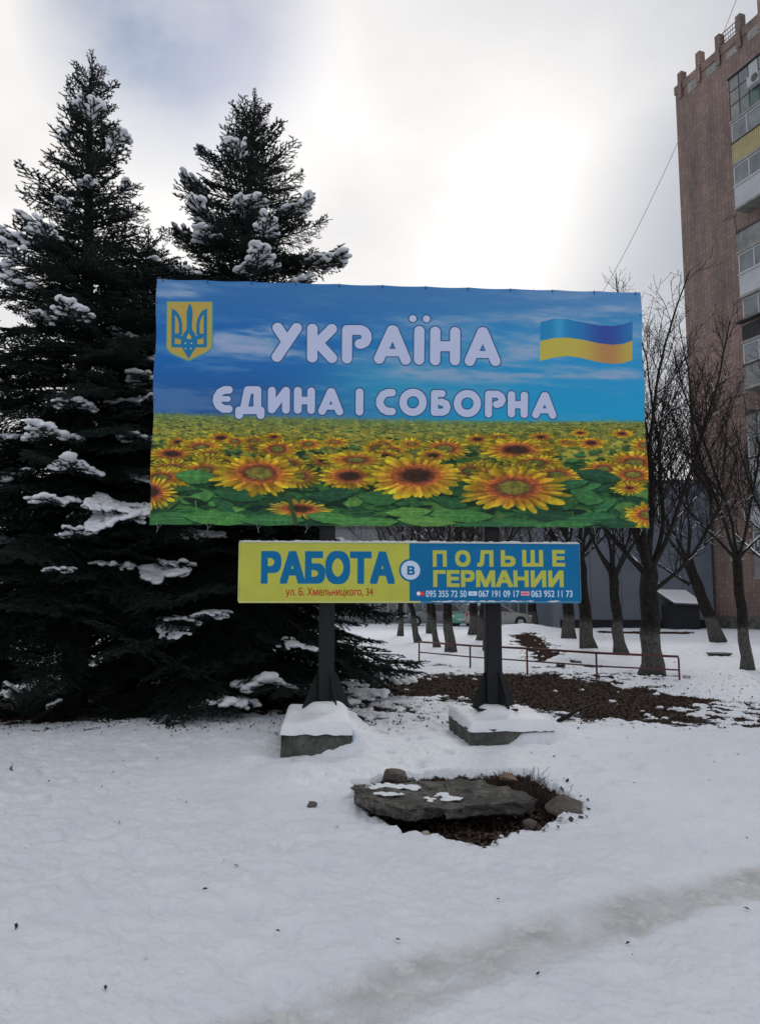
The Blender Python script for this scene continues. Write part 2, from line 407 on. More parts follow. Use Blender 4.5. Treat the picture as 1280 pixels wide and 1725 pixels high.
wv = N('ShaderNodeMapping'); wv.inputs['Scale'].default_value = (1, 1, .28); L(tcn.outputs['Object'], wv.inputs[0])
big = N('ShaderNodeTexNoise'); big.inputs['Scale'].default_value = .55; big.inputs['Detail'].default_value = 6; big.inputs['Roughness'].default_value = .65; L(wv.outputs[0], big.inputs[0])
st = ramp(big.outputs[0], (.55, .60, .61), (1.15, 1.05, 1.02), .32, .62)
mu = N('ShaderNodeMix', data_type='RGBA', blend_type='MULTIPLY'); mu.inputs[0].default_value = 1; L(bk.outputs[0], mu.inputs[6]); L(st, mu.inputs[7]); L(mu.outputs[2], pb.inputs['Base Color'])
bp = N('ShaderNodeBump'); bp.inputs['Distance'].default_value = .015; L(bk.outputs['Fac'], bp.inputs['Height']); bp.invert = True; L(bp.outputs[0], pb.inputs['Normal'])
pb.inputs['Roughness'].default_value = .85
CONC = mat('grey_concrete', (.20, .20, .19), .9, base2=(.33, .32, .30), scale=2.5, bump=.01, bscale=14)
DKC = mat('stained_dark_concrete', (.07, .07, .07), .9, base2=(.15, .145, .14), scale=3)
GLASS = mat('window_glass', (.10, .115, .125), .12, base2=(.19, .21, .22), scale=.9, spec=.6)
GLASS2 = mat('dull_glass', (.16, .17, .165), .35, base2=(.25, .26, .25), scale=1.2, spec=.4)
GLG = mat('green_glass', (.06, .13, .11), .25, spec=.5)
WFR = mat('white_frame', (.42, .43, .44), .5)
WPAN = mat('white_panel', (.40, .41, .43), .6, base2=(.47, .48, .50), scale=1.2)
YPAN = mat('yellow_ribbed_panel', (.36, .31, .16), .6, base2=(.43, .375, .20), scale=1.5)
GPAN = mat('grey_panel', (.16, .165, .165), .7, base2=(.24, .24, .235), scale=1.6)
DMET = mat('dark_metal', (.03, .032, .035), .6, base2=(.055, .05, .05), scale=6)

P0 = Vector((20.25, 51.0, 0)); DV = Vector((2.5, -7.0, 0)).normalized(); NV = Vector((-7.0, -2.5, 0)).normalized()
# local frame of the tower: x runs along the visible wall towards us, y outwards, z up
TM = Matrix(((DV.x, NV.x, 0, P0.x), (DV.y, NV.y, 0, P0.y), (0, 0, 1, 0), (0, 0, 0, 1)))
tow = empty('apartment_tower', P0, 0, 'twelve storey brown tiled apartment tower with glazed balconies at the right edge', 'apartment building')
tow.matrix_world = TM
bpy.context.view_layer.update()
mb = MB(); mb.box((0, -16, -.3), (30, 0, 36.2)); mb.build('wall', BR, tow)
mb = MB(); mb.box((-.06, -16.05, 36.2), (30.05, .06, 36.75)); fr = mb.build('parapet', BR, tow)
for q in range(12): MB().box((1.2 + 1.75 * q, .002, 35.55), (1.2 + 1.75 * q + 1.1, .03, 36.2 - .1 * (q % 3))).build('concrete_patch', CONC, tow)
for k in range(14):
    x = .35 + 1.75 * k; h = (.75, 1.0, .95, 1.05, .9)[k % 5]
    mb = MB(); mb.bevbox((x, -.35, 36.75), (x + .42, .12, 36.75 + h), .03); mb.box((x + .03, .12, 35.6), (x + .39, .16, 36.7)); mb.build('parapet_pier', BR, tow)
for k in (2, 5, 8):
    mb = MB()
    for z in (.3, .6, .9): mb.tube([(.8 + 1.75 * k, -.1, 36.75 + z), (.8 + 1.75 * (k + 1) - .4, -.1, 36.75 + z)], .025, 5)
    for q in range(6): mb.tube([(.9 + 1.75 * k + .2 * q, -.1, 36.75), (.9 + 1.75 * k + .2 * q, -.1, 37.7)], .02, 4)
    mb.build('roof_railing', DMET, tow)
def window(parent, x0, x1, y, z0, z1, n, fm, gm_, t=.07, name='window', tr=None):
    fr = MB(); d = .05
    fr.box((x0, y, z0), (x1, y + d, z0 + t)); fr.box((x0, y, z1 - t), (x1, y + d, z1))
    for k in range(n + 1):
        xx = x0 + (x1 - x0 - t) * k / n; fr.box((xx, y + .003, z0 + t), (xx + t, y + d - .003, z1 - t))
    if tr: fr.box((x0 + t, y + .006, tr), (x1 - t, y + d - .006, tr + t * .8))
    f = fr.build(name, fm, parent)
    for k in range(n):
        a = x0 + (x1 - x0 - t) * k / n + t; b = x0 + (x1 - x0 - t) * (k + 1) / n
        g = MB(); g.box((a, y + .012, z0 + t), (b, y + .028, z1 - t)); g.build('pane', gm_, f)
    return f
SX = 5.75; EX = 11.5; FY = 1.0
def slab(z): MB().box((SX - .06, .004, z - .14), (EX, FY + .05, z)).build('balcony_slab', CONC, tow)
def panel(z, m, h=1.28, ribs=False):
    b = MB(); b.box((SX, FY - .04, z), (EX, FY, z + h)); b.box((SX, .004, z + .001), (SX + .04, FY - .04, z + h))
    if ribs:
        x = SX
        while x < EX: b.box((x, FY, z), (x + .06, FY + .02, z + h)); x += .14
    b.build('balcony_panel', m, tow)
def rail(z, m=DMET, h=0.0):
    b = MB(); b.box((SX - .04, FY - .05, z + 1.28 + h), (EX, FY + .07, z + 1.36 + h)); b.build('sill', m, tow)
specs = {0: 'w', 1: 'g', 2: 'w', 3: 'w', 4: 'open', 5: 'win', 6: 'iron', 7: 'white', 8: 'open', 9: 'white', 10: 'yellow', 11: 'old'}
for k in range(1, 12):
    z = .3 + 2.75 * k; sp_ = specs[k]
    slab(z)
    ztop = z + 2.75 - .16
    if sp_ in ('white', 'w', 'yellow', 'g', 'win'):
        panel(z, {'yellow': YPAN, 'g': GPAN, 'win': GPAN}.get(sp_, WPAN), ribs=sp_ == 'yellow'); rail(z, DMET if sp_ != 'white' else WFR)
        window(tow, SX, EX, FY - .06, z + 1.36, ztop, 5, WFR, GLASS, .09, tr=None)
        MB().box((SX + .003, .004, z + 1.37), (SX + .03, FY - .07, ztop)).build('side_pane', GLASS, tow)
    elif sp_ == 'iron':
        b = MB(); x = SX
        while x < EX: b.box((x, FY - .02, z), (x + .03, FY, z + 1.1)); x += .16
        for zz2 in (.05, .55, 1.05): b.box((SX, FY - .03, z + zz2), (EX, FY + .01, z + zz2 + .05))
        b.box((SX - .15, FY, z + 1.1), (EX, FY + .35, z + 1.16)); b.box((SX, FY - .06, z + .08), (EX, FY - .03, z + .95))
        b.build('balcony_railing', DMET, tow); window(tow, SX, EX, FY - .2, z + 1.2, ztop, 5, WFR, GLASS, .09)
    elif sp_ == 'open':
        panel(z, GPAN, 1.15); rail(z, DMET, -.13)
        b = MB(); b.box((SX + .1, .004, z + .1), (SX + .14, FY, z + 1.4)); b.build('side_screen', DKC, tow)
        window(tow, SX + 1.4, SX + 3.4, .004, z + .9, ztop - .3, 2, WFR, GLASS, .09)
        b = MB(); b.tube([(SX, FY, z + 1.1), (SX - .05, FY + .05, z + 2.3)], .03, 5); b.tube([(SX - .9, FY + .1, z + 2.35), (SX + .2, FY, z + 2.28)], .02, 5)
        for q in range(5): b.tube([(SX - .8 + .22 * q, FY - .2, z + 2.34), (SX - .8 + .22 * q, FY + .3, z + 2.34)], .01, 4)
        b.build('antenna', DMET, tow)
    else:
        fr = MB(); zs = [z, z + .95, z + 1.85, ztop + .1]
        for q in zs: fr.box((SX, FY - .04, q - .03), (EX, FY + .03, q + .03))
        xs = [SX + .75 * q for q in range(8)]
        for q in xs: fr.box((q, FY - .037, z), (q + .05, FY + .027, ztop + .1))
        f = fr.build('glazed_screen', DMET, tow)
        pm3 = [GLASS2, GPAN, GLASS, GLASS2, WPAN, GLASS, GLG]
        for a in range(7):
            for c in range(3):
                mm = GLG if (a, c) == (2, 0) else pm3[(a * 5 + c * 3) % 6]
                g = MB(); g.box((xs[a] + .05, FY - .01, zs[c] + .03), (xs[a + 1], FY + .01, zs[c + 1] - .03)); g.build('pane', mm, f)
        b = MB(); b.box((SX, .004, z), (SX + .04, FY - .05, ztop)); b.build('side_screen', DKC, tow)
        b = MB(); b.bevbox((SX + 1.75, FY + .06, z + .95), (SX + 2.6, FY + .42, z + 1.6), .03); ac = b.build('air_conditioner', WPAN, tow)
        b = MB(); b.tube([(SX + 2.35, FY + .415, z + 1.27), (SX + 2.35, FY + .44, z + 1.27)], .24, 16); b.build('fan_grille', DKC, ac)
        MB().box((SX - .05, .004, ztop + .1), (EX, FY + .12, ztop + .16)).build('canopy_slab', DMET, tow)
for k in range(0, 1):
    window(tow, SX + 1.0, SX + 2.4, .004, 1.6 + 2.75 * k, 3.0 + 2.75 * k, 2, WFR, GLASS, .08)
window(tow, 4.2, 5.3, .004, 6.4, 7.7, 2, WFR, GLASS, .08)
window(tow, 3.0, 4.0, .004, 4.1, 5.3, 2, WFR, GLASS, .08)
MB().box((-.04, .003, -.3), (30, .06, .75)).build('plinth', DKC, tow)

# ------------------------------------------------------------ low grey block joined to the tower, and shop front behind the cars
GW = mat('slate_render', (.115, .135, .17), .85, base2=(.165, .185, .225), scale=.35, bump=.01, bscale=4, contrast=(.3, .7))
X0 = AT(945, 1050, 49.4)[0]
blk = empty('grey_annex', ((X0 + 20.5) / 2, 49.4, 0), 0, 'windowless slate grey annex wall running up to the brown tower', 'building')
w = (20.62 - X0) / 2
MB().box((-w, 0, -.3), (w, 8, 9.0)).build('wall', GW, blk)
MB().box((-w - .08, -.1, 9.0), (w - .5, 8, 9.25)).build('roof_edge', DKC, blk)
MB().box((-w - .02, -.06, -.3), (w - .03, -.003, .55)).build('plinth', mat('black_plinth', (.012, .013, .016), .7), blk)
for q in range(1, 5):
    MB().box((-w + 2 * w * q / 5, -.012, .56), (-w + 2 * w * q / 5 + .06, -.002, 8.9)).build('wall_joint', DKC, blk)
cx = AT(1165, 1040, 46.5)[0] - (X0 + 20.5) / 2
cn_ = MB(); cn_.add([(cx - .85, -2.6, 1.5), (cx + .75, -2.6, 1.42), (cx + .85, -.01, 2.15), (cx - 1.0, -.01, 2.2), (cx - .85, -2.6, 1.6), (cx + .75, -2.6, 1.52), (cx + .85, -.01, 2.25), (cx - 1.0, -.01, 2.3)],
    [(0, 3, 2, 1), (4, 5, 6, 7), (0, 1, 5, 4), (1, 2, 6, 5), (2, 3, 7, 6), (3, 0, 4, 7)]); ca_ = cn_.build('entrance_canopy', DKC, blk)
q = MB(); q.add([(cx - .92, -2.66, 1.60), (cx + .8, -2.66, 1.52), (cx + .85, -.02, 2.26), (cx - 1.0, -.02, 2.31), (cx - .85, -2.6, 1.74), (cx + .72, -2.6, 1.66), (cx + .8, -.02, 2.38), (cx - .95, -.02, 2.43)],
    [(0, 3, 2, 1), (4, 5, 6, 7), (0, 1, 5, 4), (1, 2, 6, 5), (2, 3, 7, 6), (3, 0, 4, 7)]); q.build('snow_cover', SNOW, ca_)
MB().box((cx - .75, -2.4, -.2), (cx + .65, -.01, 1.45)).build('stair_enclosure', mat('dark_board', (.02, .022, .026), .8), blk)

XA = AT(600, 1050, 60)[0] - 8; XB = AT(951, 1050, 60)[0]
shop = empty('shop_building', ((XA + XB) / 2, 60, 0), 0, 'low grey shop building with glazed ground floor behind the parked cars', 'building')
w = (XB - XA) / 2
PLW = mat('pale_render', (.17, .18, .19), .85, base2=(.24, .25, .26), scale=.6)
MB().box((-w, 0, -.3), (w, 10, 7.2)).build('wall', PLW, shop)
MB().box((-w - .1, -.15, 7.2), (w + .1, 10.1, 7.5)).build('roof_edge', DKC, shop)
MB().box((-w, -1.3, 3.1), (w - 3.5, -.003, 3.45)).build('shop_canopy', CONC, shop)
x = -w + .6
while x < w - 4:
    window(shop, x, x + 2.0, -.06, .5, 2.9, 3, WFR, GLASS, .08, 'shop_window', tr=2.2); x += 2.6
x = -w + .8
while x < w - 2: window(shop, x, x + 1.6, -.06, 4.4, 6.1, 2, WFR, GLASS, .07); x += 2.7
dx_ = AT(923, 1040, 60)[0] - (XA + XB) / 2
dr = window(shop, dx_ - .75, dx_ + .75, -.08, 0.05, 2.6, 4, WFR, GLASS, .09, 'door')
MB().box((dx_ - .7, -.10, .1), (dx_ + .7, -.085, .9)).build('kick_panel', WFR, dr)
MB().box((dx_ - 1.4, -1.5, -.1), (dx_ + 1.4, -.1, .14)).build('doorstep', CONC, shop)

# distant bare wood line on the horizon, left and behind
def far_wood():
    segs0 = []; segs1 = []; r0 = []; r1 = []; rg = random.Random(5)
    for i in range(420):
        a = math.radians(rg.uniform(-60, 62)); d = rg.uniform(105, 150)
        x, y = d * math.sin(a), d * math.cos(a); h = rg.uniform(4, 8)
        segs0.append((x, y, -.2)); segs1.append((x + rg.uniform(-.4, .4), y, h * .6)); r0.append(.2); r1.append(.1)
        for k in range(26):
            z = h * rg.uniform(.25, .7); b = rg.uniform(0, 6.28); l = rg.uniform(.8, 2.4)
            p = (x, y, z); e = (x + l * .6 * math.cos(b), y + l * .6 * math.sin(b), z + l)
            segs0.append(p); segs1.append(e); r0.append(.05); r1.append(.02)
    v, f = seg_prisms(segs0, segs1, r0, r1, 3)
    o = link('distant_wood', npmesh('distant_wood', v, f), mat('far_bark', (.05, .045, .045), .9)); tag(o, 'bare grey wood along the horizon behind the park', 'wood', kind='stuff')
far_wood()
# ------------------------------------------------------------ printed banner
def lin(c): c = np.asarray(c, float); return np.where(c <= .04045, c / 12.92, ((c + .055) / 1.055) ** 2.4)
def srgb(c): c = np.clip(c, 0, 1); return np.where(c <= .0031308, c * 12.92, 1.055 * c ** (1 / 2.4) - .055)
def homog(quad, W, H):
    """photo quad TL,TR,BR,BL -> print pixels (0,0)-(W,H)"""
    A = []; dst = [(0, 0), (W, 0), (W, H), (0, H)]
    for (x, y), (u, v) in zip(quad, dst):
        A.append([x, y, 1, 0, 0, 0, -u * x, -u * y]); A.append([0, 0, 0, x, y, 1, -v * x, -v * y])
    b = np.array([c for d in dst for c in d], float); h = np.linalg.solve(np.array(A, float), b)
    def f(x, y):
        w = h[6] * x + h[7] * y + 1; return (h[0] * x + h[1] * y + h[2]) / w, (h[3] * x + h[4] * y + h[5]) / w
    return f
class Canvas:
    def __init__(s, W, H): s.W, s.H = W, H; s.a = np.zeros((H, W, 3))
    def win(s, x0, y0, x1, y1):
        x0 = max(0, int(x0)); y0 = max(0, int(y0)); x1 = min(s.W, int(x1) + 1); y1 = min(s.H, int(y1) + 1)
        if x1 <= x0 or y1 <= y0: return None
        yy, xx = np.mgrid[y0:y1, x0:x1]; return slice(y0, y1), slice(x0, x1), xx + .5, yy + .5
    def blend(s, sl, m, col):
        m = m[..., None]; s.a[sl[0], sl[1]] = s.a[sl[0], sl[1]] * (1 - m) + m * np.asarray(col)
    def poly(s, P, col, soft=1.0, alpha=1.0):
        P = np.array(P); w = s.win(P[:, 0].min() - 3, P[:, 1].min() - 3, P[:, 0].max() + 3, P[:, 1].max() + 3)
        if w is None: return
        d = polydist(w[2], w[3], [tuple(p) for p in P]); s.blend(w, alpha * np.clip(.5 - d / soft, 0, 1), col)
    def strokes(s, lines, hw, col, outline=None, ow=0):
        P = np.array([p for l in lines for p in l[0]]); m = hw * 2 + 8
        w = s.win(P[:, 0].min() - m, P[:, 1].min() - m, P[:, 0].max() + m, P[:, 1].max() + m)
        if w is None: return
        d = np.full(w[2].shape, 1e9)
        for pts, h in lines:
            if len(pts) == 1: d = np.minimum(d, np.hypot(w[2] - pts[0][0], w[3] - pts[0][1]) - h); continue
            for (x0, y0), (x1, y1) in zip(pts[:-1], pts[1:]):
                dx, dy = x1 - x0, y1 - y0; t_ = np.clip(((w[2] - x0) * dx + (w[3] - y0) * dy) / (dx * dx + dy * dy + 1e-9), 0, 1)
                d = np.minimum(d, np.hypot(w[2] - x0 - t_ * dx, w[3] - y0 - t_ * dy) - h)
        if outline is not None: s.blend(w, np.clip(.5 - (d - ow) / 1.5, 0, 1), outline)
        s.blend(w, np.clip(.5 - d / 1.2, 0, 1), col)
    def text(s, txt, x0, y0, x1, y1, col, bold=0.0, space=1.0):
        """glyph outlines filled by non-zero winding, thickened by a square brush"""
        cu = bpy.data.curves.new('t', 'FONT'); cu.body = txt; cu.resolution_u = 6; cu.fill_mode = 'NONE'
        o = bpy.data.objects.new('t', cu); COL.objects.link(o)
        me = bpy.data.meshes.new_from_object(o.evaluated_get(bpy.context.evaluated_depsgraph_get()))
        v = np.array([q.co[:2] for q in me.vertices]); ed = np.array([q.vertices[:] for q in me.edges])
        bpy.data.objects.remove(o); bpy.data.curves.remove(cu); bpy.data.meshes.remove(me)
        # direct every edge along its own closed outline
        fl = (ed[:, 1] - ed[:, 0] != 1) & (ed[:, 0] < ed[:, 1]); ed[fl] = ed[fl][:, ::-1]
        a, b = v.min(0), v.max(0); x0 += bold; x1 -= bold; y0 += bold; y1 -= bold; K = 3
        v = np.stack([x0 + (v[:, 0] - a[0]) / (b[0] - a[0]) * (x1 - x0), y1 - (v[:, 1] - a[1]) / (b[1] - a[1]) * (y1 - y0)], 1)
        g = int(bold) + 3; ox, oy = int(x0) - g, int(y0) - g; w_, h_ = int(x1 - x0) + 2 * g + 2, int(y1 - y0) + 2 * g + 2
        acc = np.zeros((h_ * K, w_ * K + 1)); q = (v - (ox, oy)) * K
        for i0, i1 in ed:
            (xa, ya), (xb, yb) = q[i0], q[i1]
            if ya == yb: continue
            sg = 1 if yb > ya else -1; lo, hi = (ya, yb) if yb > ya else (yb, ya)
            r = np.arange(int(math.ceil(lo - .5)), int(math.ceil(hi - .5))); r = r[(r >= 0) & (r < h_ * K)]
            if not len(r): continue
            xc = np.ceil(xa + (r + .5 - ya) * (xb - xa) / (yb - ya) - .5).astype(int); acc[r, np.clip(xc, 0, w_ * K)] += sg
        m = (np.cumsum(acc, 1)[:, :w_ * K] != 0).astype(float).reshape(h_, K, w_, K).mean((1, 3))
        for ax in (0, 1):
            n = m.copy()
            for k in range(1, int(bold) + 1): n = np.maximum(n, np.maximum(np.roll(m, k, ax), np.roll(m, -k, ax)))
            m = n
        s.blend((slice(oy, oy + h_), slice(ox, ox + w_)), m, col)
    def image(s, name, gain):
        img = bpy.data.images.new(name, s.W, s.H, alpha=False)
        a = srgb(lin(np.clip(s.a, 0, 1)) * gain); p = np.ones((s.H, s.W, 4), np.float32); p[..., :3] = a[::-1]
        img.pixels.foreach_set(p.ravel()); img.update(); img.pack(); return img
def C(r, g, b): return np.array([r, g, b]) / 255.
def printmat(name, img, rough=.55):
    m = bpy.data.materials.new(name); m.use_nodes = True; t = m.node_tree; b = t.nodes['Principled BSDF']
    n = t.nodes.new('ShaderNodeTexImage'); n.image = img; n.extension = 'EXTEND'; t.links.new(n.outputs[0], b.inputs['Base Color'])
    b.inputs['Roughness'].default_value = rough; b.inputs['Specular IOR Level'].default_value = .2; return m

W_, H_ = 2048, 1024
cv = Canvas(W_, H_); HB = homog([(264, 470), (1076, 492), (1097, 890), (252, 885)], W_, H_)
yy, xx = np.mgrid[0:H_, 0:W_]; u = xx / W_; v = yy / H_
def lerp(a, b, t): return a + (b - a) * t[..., None]
hor = .553 + .012 * np.sin(u * 3)        # horizon of the printed field
top = lerp(C(40, 88, 136), C(66, 110, 152), u); mid = lerp(C(24, 84, 142), C(34, 118, 162), sm(u, .2, .8)); low = lerp(C(32, 74, 124), C(26, 124, 162), sm(u, .15, .75))
skyp = np.where((v < .3)[..., None], lerp(top, mid, sm(v, 0, .3)), lerp(mid, low, sm(v, .3, .52)))
skyp = lerp(skyp, np.broadcast_to(C(44, 126, 154), skyp.shape), np.exp(-((u - .50) / .16) ** 2 - ((v - .42) / .12) ** 2) * .8)
cl = fbm(u * 5 + v * 1.5, v * 17 - u * 1.2, 5, 71)
def streak(cu_, cv_, su, sv, k, tilt=0): return k * np.exp(-((u - cu_) / su) ** 2 - ((v - cv_ - tilt * (u - cu_)) / sv) ** 2)
cw = streak(.23, .045, .10, .035, .9, .15) + streak(.20, .24, .12, .07, 1.1, .18) + streak(.42, .07, .05, .02, .8) + streak(.50, .30, .20, .035, .8) + streak(.62, .36, .16, .03, .8) + streak(.86, .20, .22, .10, .9) + streak(.82, .36, .2, .03, .9) + streak(.95, .10, .12, .06, .7) + streak(.05, .05, .06, .03, .7) + streak(.6, .13, .1, .03, .5)+ streak(.03, .16, .04, .05, .6)
cl = cl * .72 + .28 * fbm(u * 22 + v * 9, v * 60 - u * 8, 4, 73)
cm = np.clip(cw * sm(cl, .34, .62) * 1.1 + .30 * sm(cl, .50, .68), 0, .85)
skyp = lerp(skyp, np.broadcast_to(C(116, 136, 160), skyp.shape), cm)
skyp = lerp(skyp, np.broadcast_to(C(146, 148, 170), skyp.shape), np.clip(cw * sm(cl, .55, .75) * .7, 0, 1))
dep = np.clip((v - hor) / (1 - hor), 0, 1)
fn = fbm(u * 60 / (.25 + dep), 60 * np.log(.08 + dep), 3, 81); fn2 = fbm(u * 22 / (.35 + dep), 22 * np.log(.1 + dep) + 5, 4, 85)
field = lerp(lerp(np.broadcast_to(C(84, 92, 46), skyp.shape), np.broadcast_to(C(30, 72, 34), skyp.shape), sm(dep, .05, .4)), np.broadcast_to(C(58, 98, 50), skyp.shape), sm(fn2, .4, .65) * .8)
field = lerp(field, np.broadcast_to(C(128, 122, 50), skyp.shape), sm(fn, .46, .56) * (1 - sm(dep, .12, .5)))
field = lerp(field, np.broadcast_to(C(12, 28, 22), skyp.shape), (1 - sm(fn, .3, .46)) * .85)
hz_ = 1 - sm(dep, 0, .16); field = lerp(field, np.broadcast_to(C(84, 112, 74), skyp.shape), hz_ * .55 * (1 - sm(u, .6, .85)))
fm_ = sm(v + (fn - .5) * .02, hor - .012, hor + .012) ; cv.a = lerp(skyp, field, fm_)
rg = random.Random(21)
def PT(x, y): return HB(x, y)
def leaf(x, y, l, w_, ang, col, col2):
    n = 14; pts = []
    for i in range(n + 1): s_ = i / n; pts.append((s_ * l - l / 2, w_ * math.sin(math.pi * s_) ** .8 * (1 + .12 * rg.uniform(-1, 1))))
    for i in range(n, -1, -1): s_ = i / n; pts.append((s_ * l - l / 2, -w_ * .8 * math.sin(math.pi * s_) ** .8 * (1 + .12 * rg.uniform(-1, 1))))
    ca, sa = math.cos(ang), math.sin(ang); P = [(x + a * ca - b * sa, y + a * sa + b * ca) for a, b in pts]
    cv.poly([(a + 3, b + 7) for a, b in P], C(10, 30, 18), 5, .6); cv.poly(P, col, 1.6)
    cv.strokes([([(x - l * .48 * ca, y - l * .48 * sa), (x + l * .45 * ca, y + l * .45 * sa)], 1.0)], 1, col2)
    for s_ in (-.25, -.05, .15, .3):
        bx, by = x + l * s_ * ca, y + l * s_ * sa
        for q in (-1, 1):
            aa = ang + q * .7; cv.strokes([([(bx, by), (bx + w_ * .9 * math.cos(aa), by + w_ * .9 * math.sin(aa))], .5)], 1, col2 * .9)
def flower(x, y, rx, ry, disc=.42, dark=.3, tilt=0, seed=0, face='up', mut=0.0):
    r2 = np.random.default_rng(seed + 1); w = cv.win(x - rx * 1.15, y - ry * 1.25, x + rx * 1.15, y + ry * 1.35)
    if w is None: return
    X = (w[2] - x) / rx; Y = (w[3] - y) / ry; X, Y = X, Y + tilt * X
    r = np.hypot(X, Y); a = np.arctan2(Y, X); al = np.zeros(r.shape); hue = np.zeros(r.shape); sh = np.zeros(r.shape)
    npet = 15 if rx < 50 else 22
    for lay in range(2):
        ph = r2.random() * 6.28; k = (a + ph + .07 * np.sin(5 * a)) / (2 * math.pi) * npet; ik = np.floor(k).astype(int) % npet; f_ = np.abs(k - np.floor(k) - .5) * 2
        ln = (.80 + .24 * r2.random(npet))[ik] * (1.0 if lay == 0 else .86)
        shp = ln * (disc + (1 - disc) * np.sqrt(np.clip(1 - f_ ** 1.7, 0, 1)) )
        ins = np.clip((shp - r) * rx * .5, 0, 1); tone = (.70 + .42 * r2.random(npet))[ik] * (1 - .38 * f_ ** 2) * (1. if lay else .84)
        hue = np.where(ins > .5, tone, hue); al = np.maximum(al, ins)
    cv.blend((slice(w[0].start, w[0].stop), w[1]), np.clip(np.exp(-((X) ** 2 + (Y - .12) ** 2) * 1.2) * .5, 0, 1), C(14, 34, 18))
    col = lerp(np.broadcast_to(C(194, 166, 38), X.shape + (3,)), np.broadcast_to(C(170, 104, 36), X.shape + (3,)), np.clip(1.4 - (r - disc) * 4.6, 0, 1) * .72) * hue[..., None]
    rn = fbm(np.cos(a) * 9 + r, np.sin(a) * 9, 3, seed); col = col * (.86 + .28 * rn)[..., None]
    if mut: col = col * (1 - mut) + C(120, 120, 60) * mut
    cv.blend(w, al, col)
    de = np.hypot(X, Y + (.05 if face == 'up' else -.1)) ; dm = np.clip((disc * (1 + .05 * np.sin(a * 17)) - de) * rx * .4, 0, 1)
    q = de / disc; g = fbm(X * 22, Y * 22, 2, seed + 9)
    dc = lerp(np.broadcast_to(C(150, 80, 38), X.shape + (3,)), np.broadcast_to(C(88, 46, 32), X.shape + (3,)), sm(q, .95, .55))
    inner = C(96, 92, 40) if dark < .5 else C(48, 30, 22)
    dc = lerp(dc, np.broadcast_to(inner, X.shape + (3,)), sm(q, .66, .42)) * (.7 + .6 * g)[..., None]
    cv.blend(w, dm, dc)
# far rows
for i in range(950):
    d_ = rg.random() ** 1.15 * .34; y = hor[0, 0] * H_ + (8 + d_ * H_ * .47); x = rg.random() * W_; s_ = 5 + 74 * d_ ** .95
    y += rg.uniform(-3, 3); q = rg.random()
    w = cv.win(x - s_, y - s_ * .5, x + s_, y + s_ * .5)
    if w is None: continue
    X = (w[2] - x) / s_; Y = (w[3] - y) / (s_ * .42); r = np.hypot(X, Y) * (1 + .16 * np.sin(np.arctan2(Y, X) * 11 + q * 9))
    cc = lerp(np.broadcast_to(C(156, 144, 52), X.shape + (3,)), np.broadcast_to(C(112, 112, 50), X.shape + (3,)), np.full(X.shape, q))
    fade = .45 + .5 * min(1, d_ * 5); cv.blend(w, np.clip((1 - r) * 3, 0, 1) * fade, cc)
    if q > .35: cv.blend(w, np.clip((.42 - np.hypot(X, Y * 1.2)) * 5, 0, 1) * fade * .9, C(106, 58, 26) if q < .8 else C(70, 42, 26))
    if q < .3: cv.blend(w, np.clip((.5 - np.hypot(X + .3, Y - .5)) * 4, 0, 1) * .7, C(26, 74, 34))
# leaves, far to near
GR = [(C(46, 92, 50), C(76, 120, 72)), (C(38, 82, 50), C(66, 110, 70)), (C(58, 106, 52), C(92, 134, 76)), (C(30, 62, 42), C(50, 90, 60)), (C(74, 114, 54), C(104, 138, 76))]
for i in range(340):
    d_ = (i / 340.) ** 1.0; y = H_ * (.66 + .37 * d_) + rg.uniform(-14, 14); x = rg.random() * W_; l = rg.uniform(46, 95) * (.45 + 1.5 * d_)
    g = GR[rg.randrange(5)]; leaf(x, y, l, l * rg.uniform(.13, .25), rg.uniform(-.5, .5), g[0] * (.72 + .35 * rg.random()), g[1] * .85)
    if i % 3 == 0:
        x, y = rg.random() * W_, y + rg.uniform(-10, 20); leaf(x, y, l * .9, l * .10, rg.uniform(-.4, .4), C(14, 34, 24), C(20, 44, 30))
    if i % 9 == 0: cv.strokes([([(x, y), (x + rg.uniform(-30, 30), y + 50)], 3)], 3, C(64, 98, 44))
mids = [(340, 755, 40, 17, .45, .2), (300, 745, 22, 9, .4, .6), (372, 738, 28, 11, .4, .6), (468, 757, 36, 16, .48, .3), (428, 742, 26, 9, .4, .3), (520, 748, 28, 10, .45, .2), (462, 736, 20, 8, .4, .6), (600, 775, 58, 15, .42, .2), (645, 748, 30, 10, .4, .3), (565, 745, 26, 9, .4, .3),
        (750, 756, 42, 17, .5, .2), (694, 748, 26, 10, .4, .3), (805, 740, 26, 10, .4, .6), (842, 736, 22, 8, .4, .2), (870, 758, 60, 19, .5, .7), (912, 736, 26, 9, .42, .6), (996, 746, 28, 11, .45, .7), (1048, 730, 22, 8, .42, .6), (978, 729, 18, 7, .4, .6), (955, 745, 24, 8, .4, .2), (1085, 750, 26, 14, .4, .2), (905, 780, 48, 16, .42, .2), (350, 788, 34, 14, .42, .6), (290, 765, 42, 14, .45, .8), (820, 782, 20, 8, .5, .3), (1070, 780, 56, 23, .42, .2), (590, 803, 52, 20, .5, .8), (1062, 822, 30, 12, .3, .8)]
r5 = random.Random(77)
mids += [(r5.uniform(262, 1080), r5.uniform(742, 806), 0, 0, r5.uniform(.42, .5), r5.choice((.2, .8))) for _ in range(34)]
mids = [m if m[2] else (m[0], m[1], 16 + (m[1] - 735) * .42, 7 + (m[1] - 735) * .16, m[4], m[5]) for m in mids]
mids.sort(key=lambda m: m[1] + m[3])
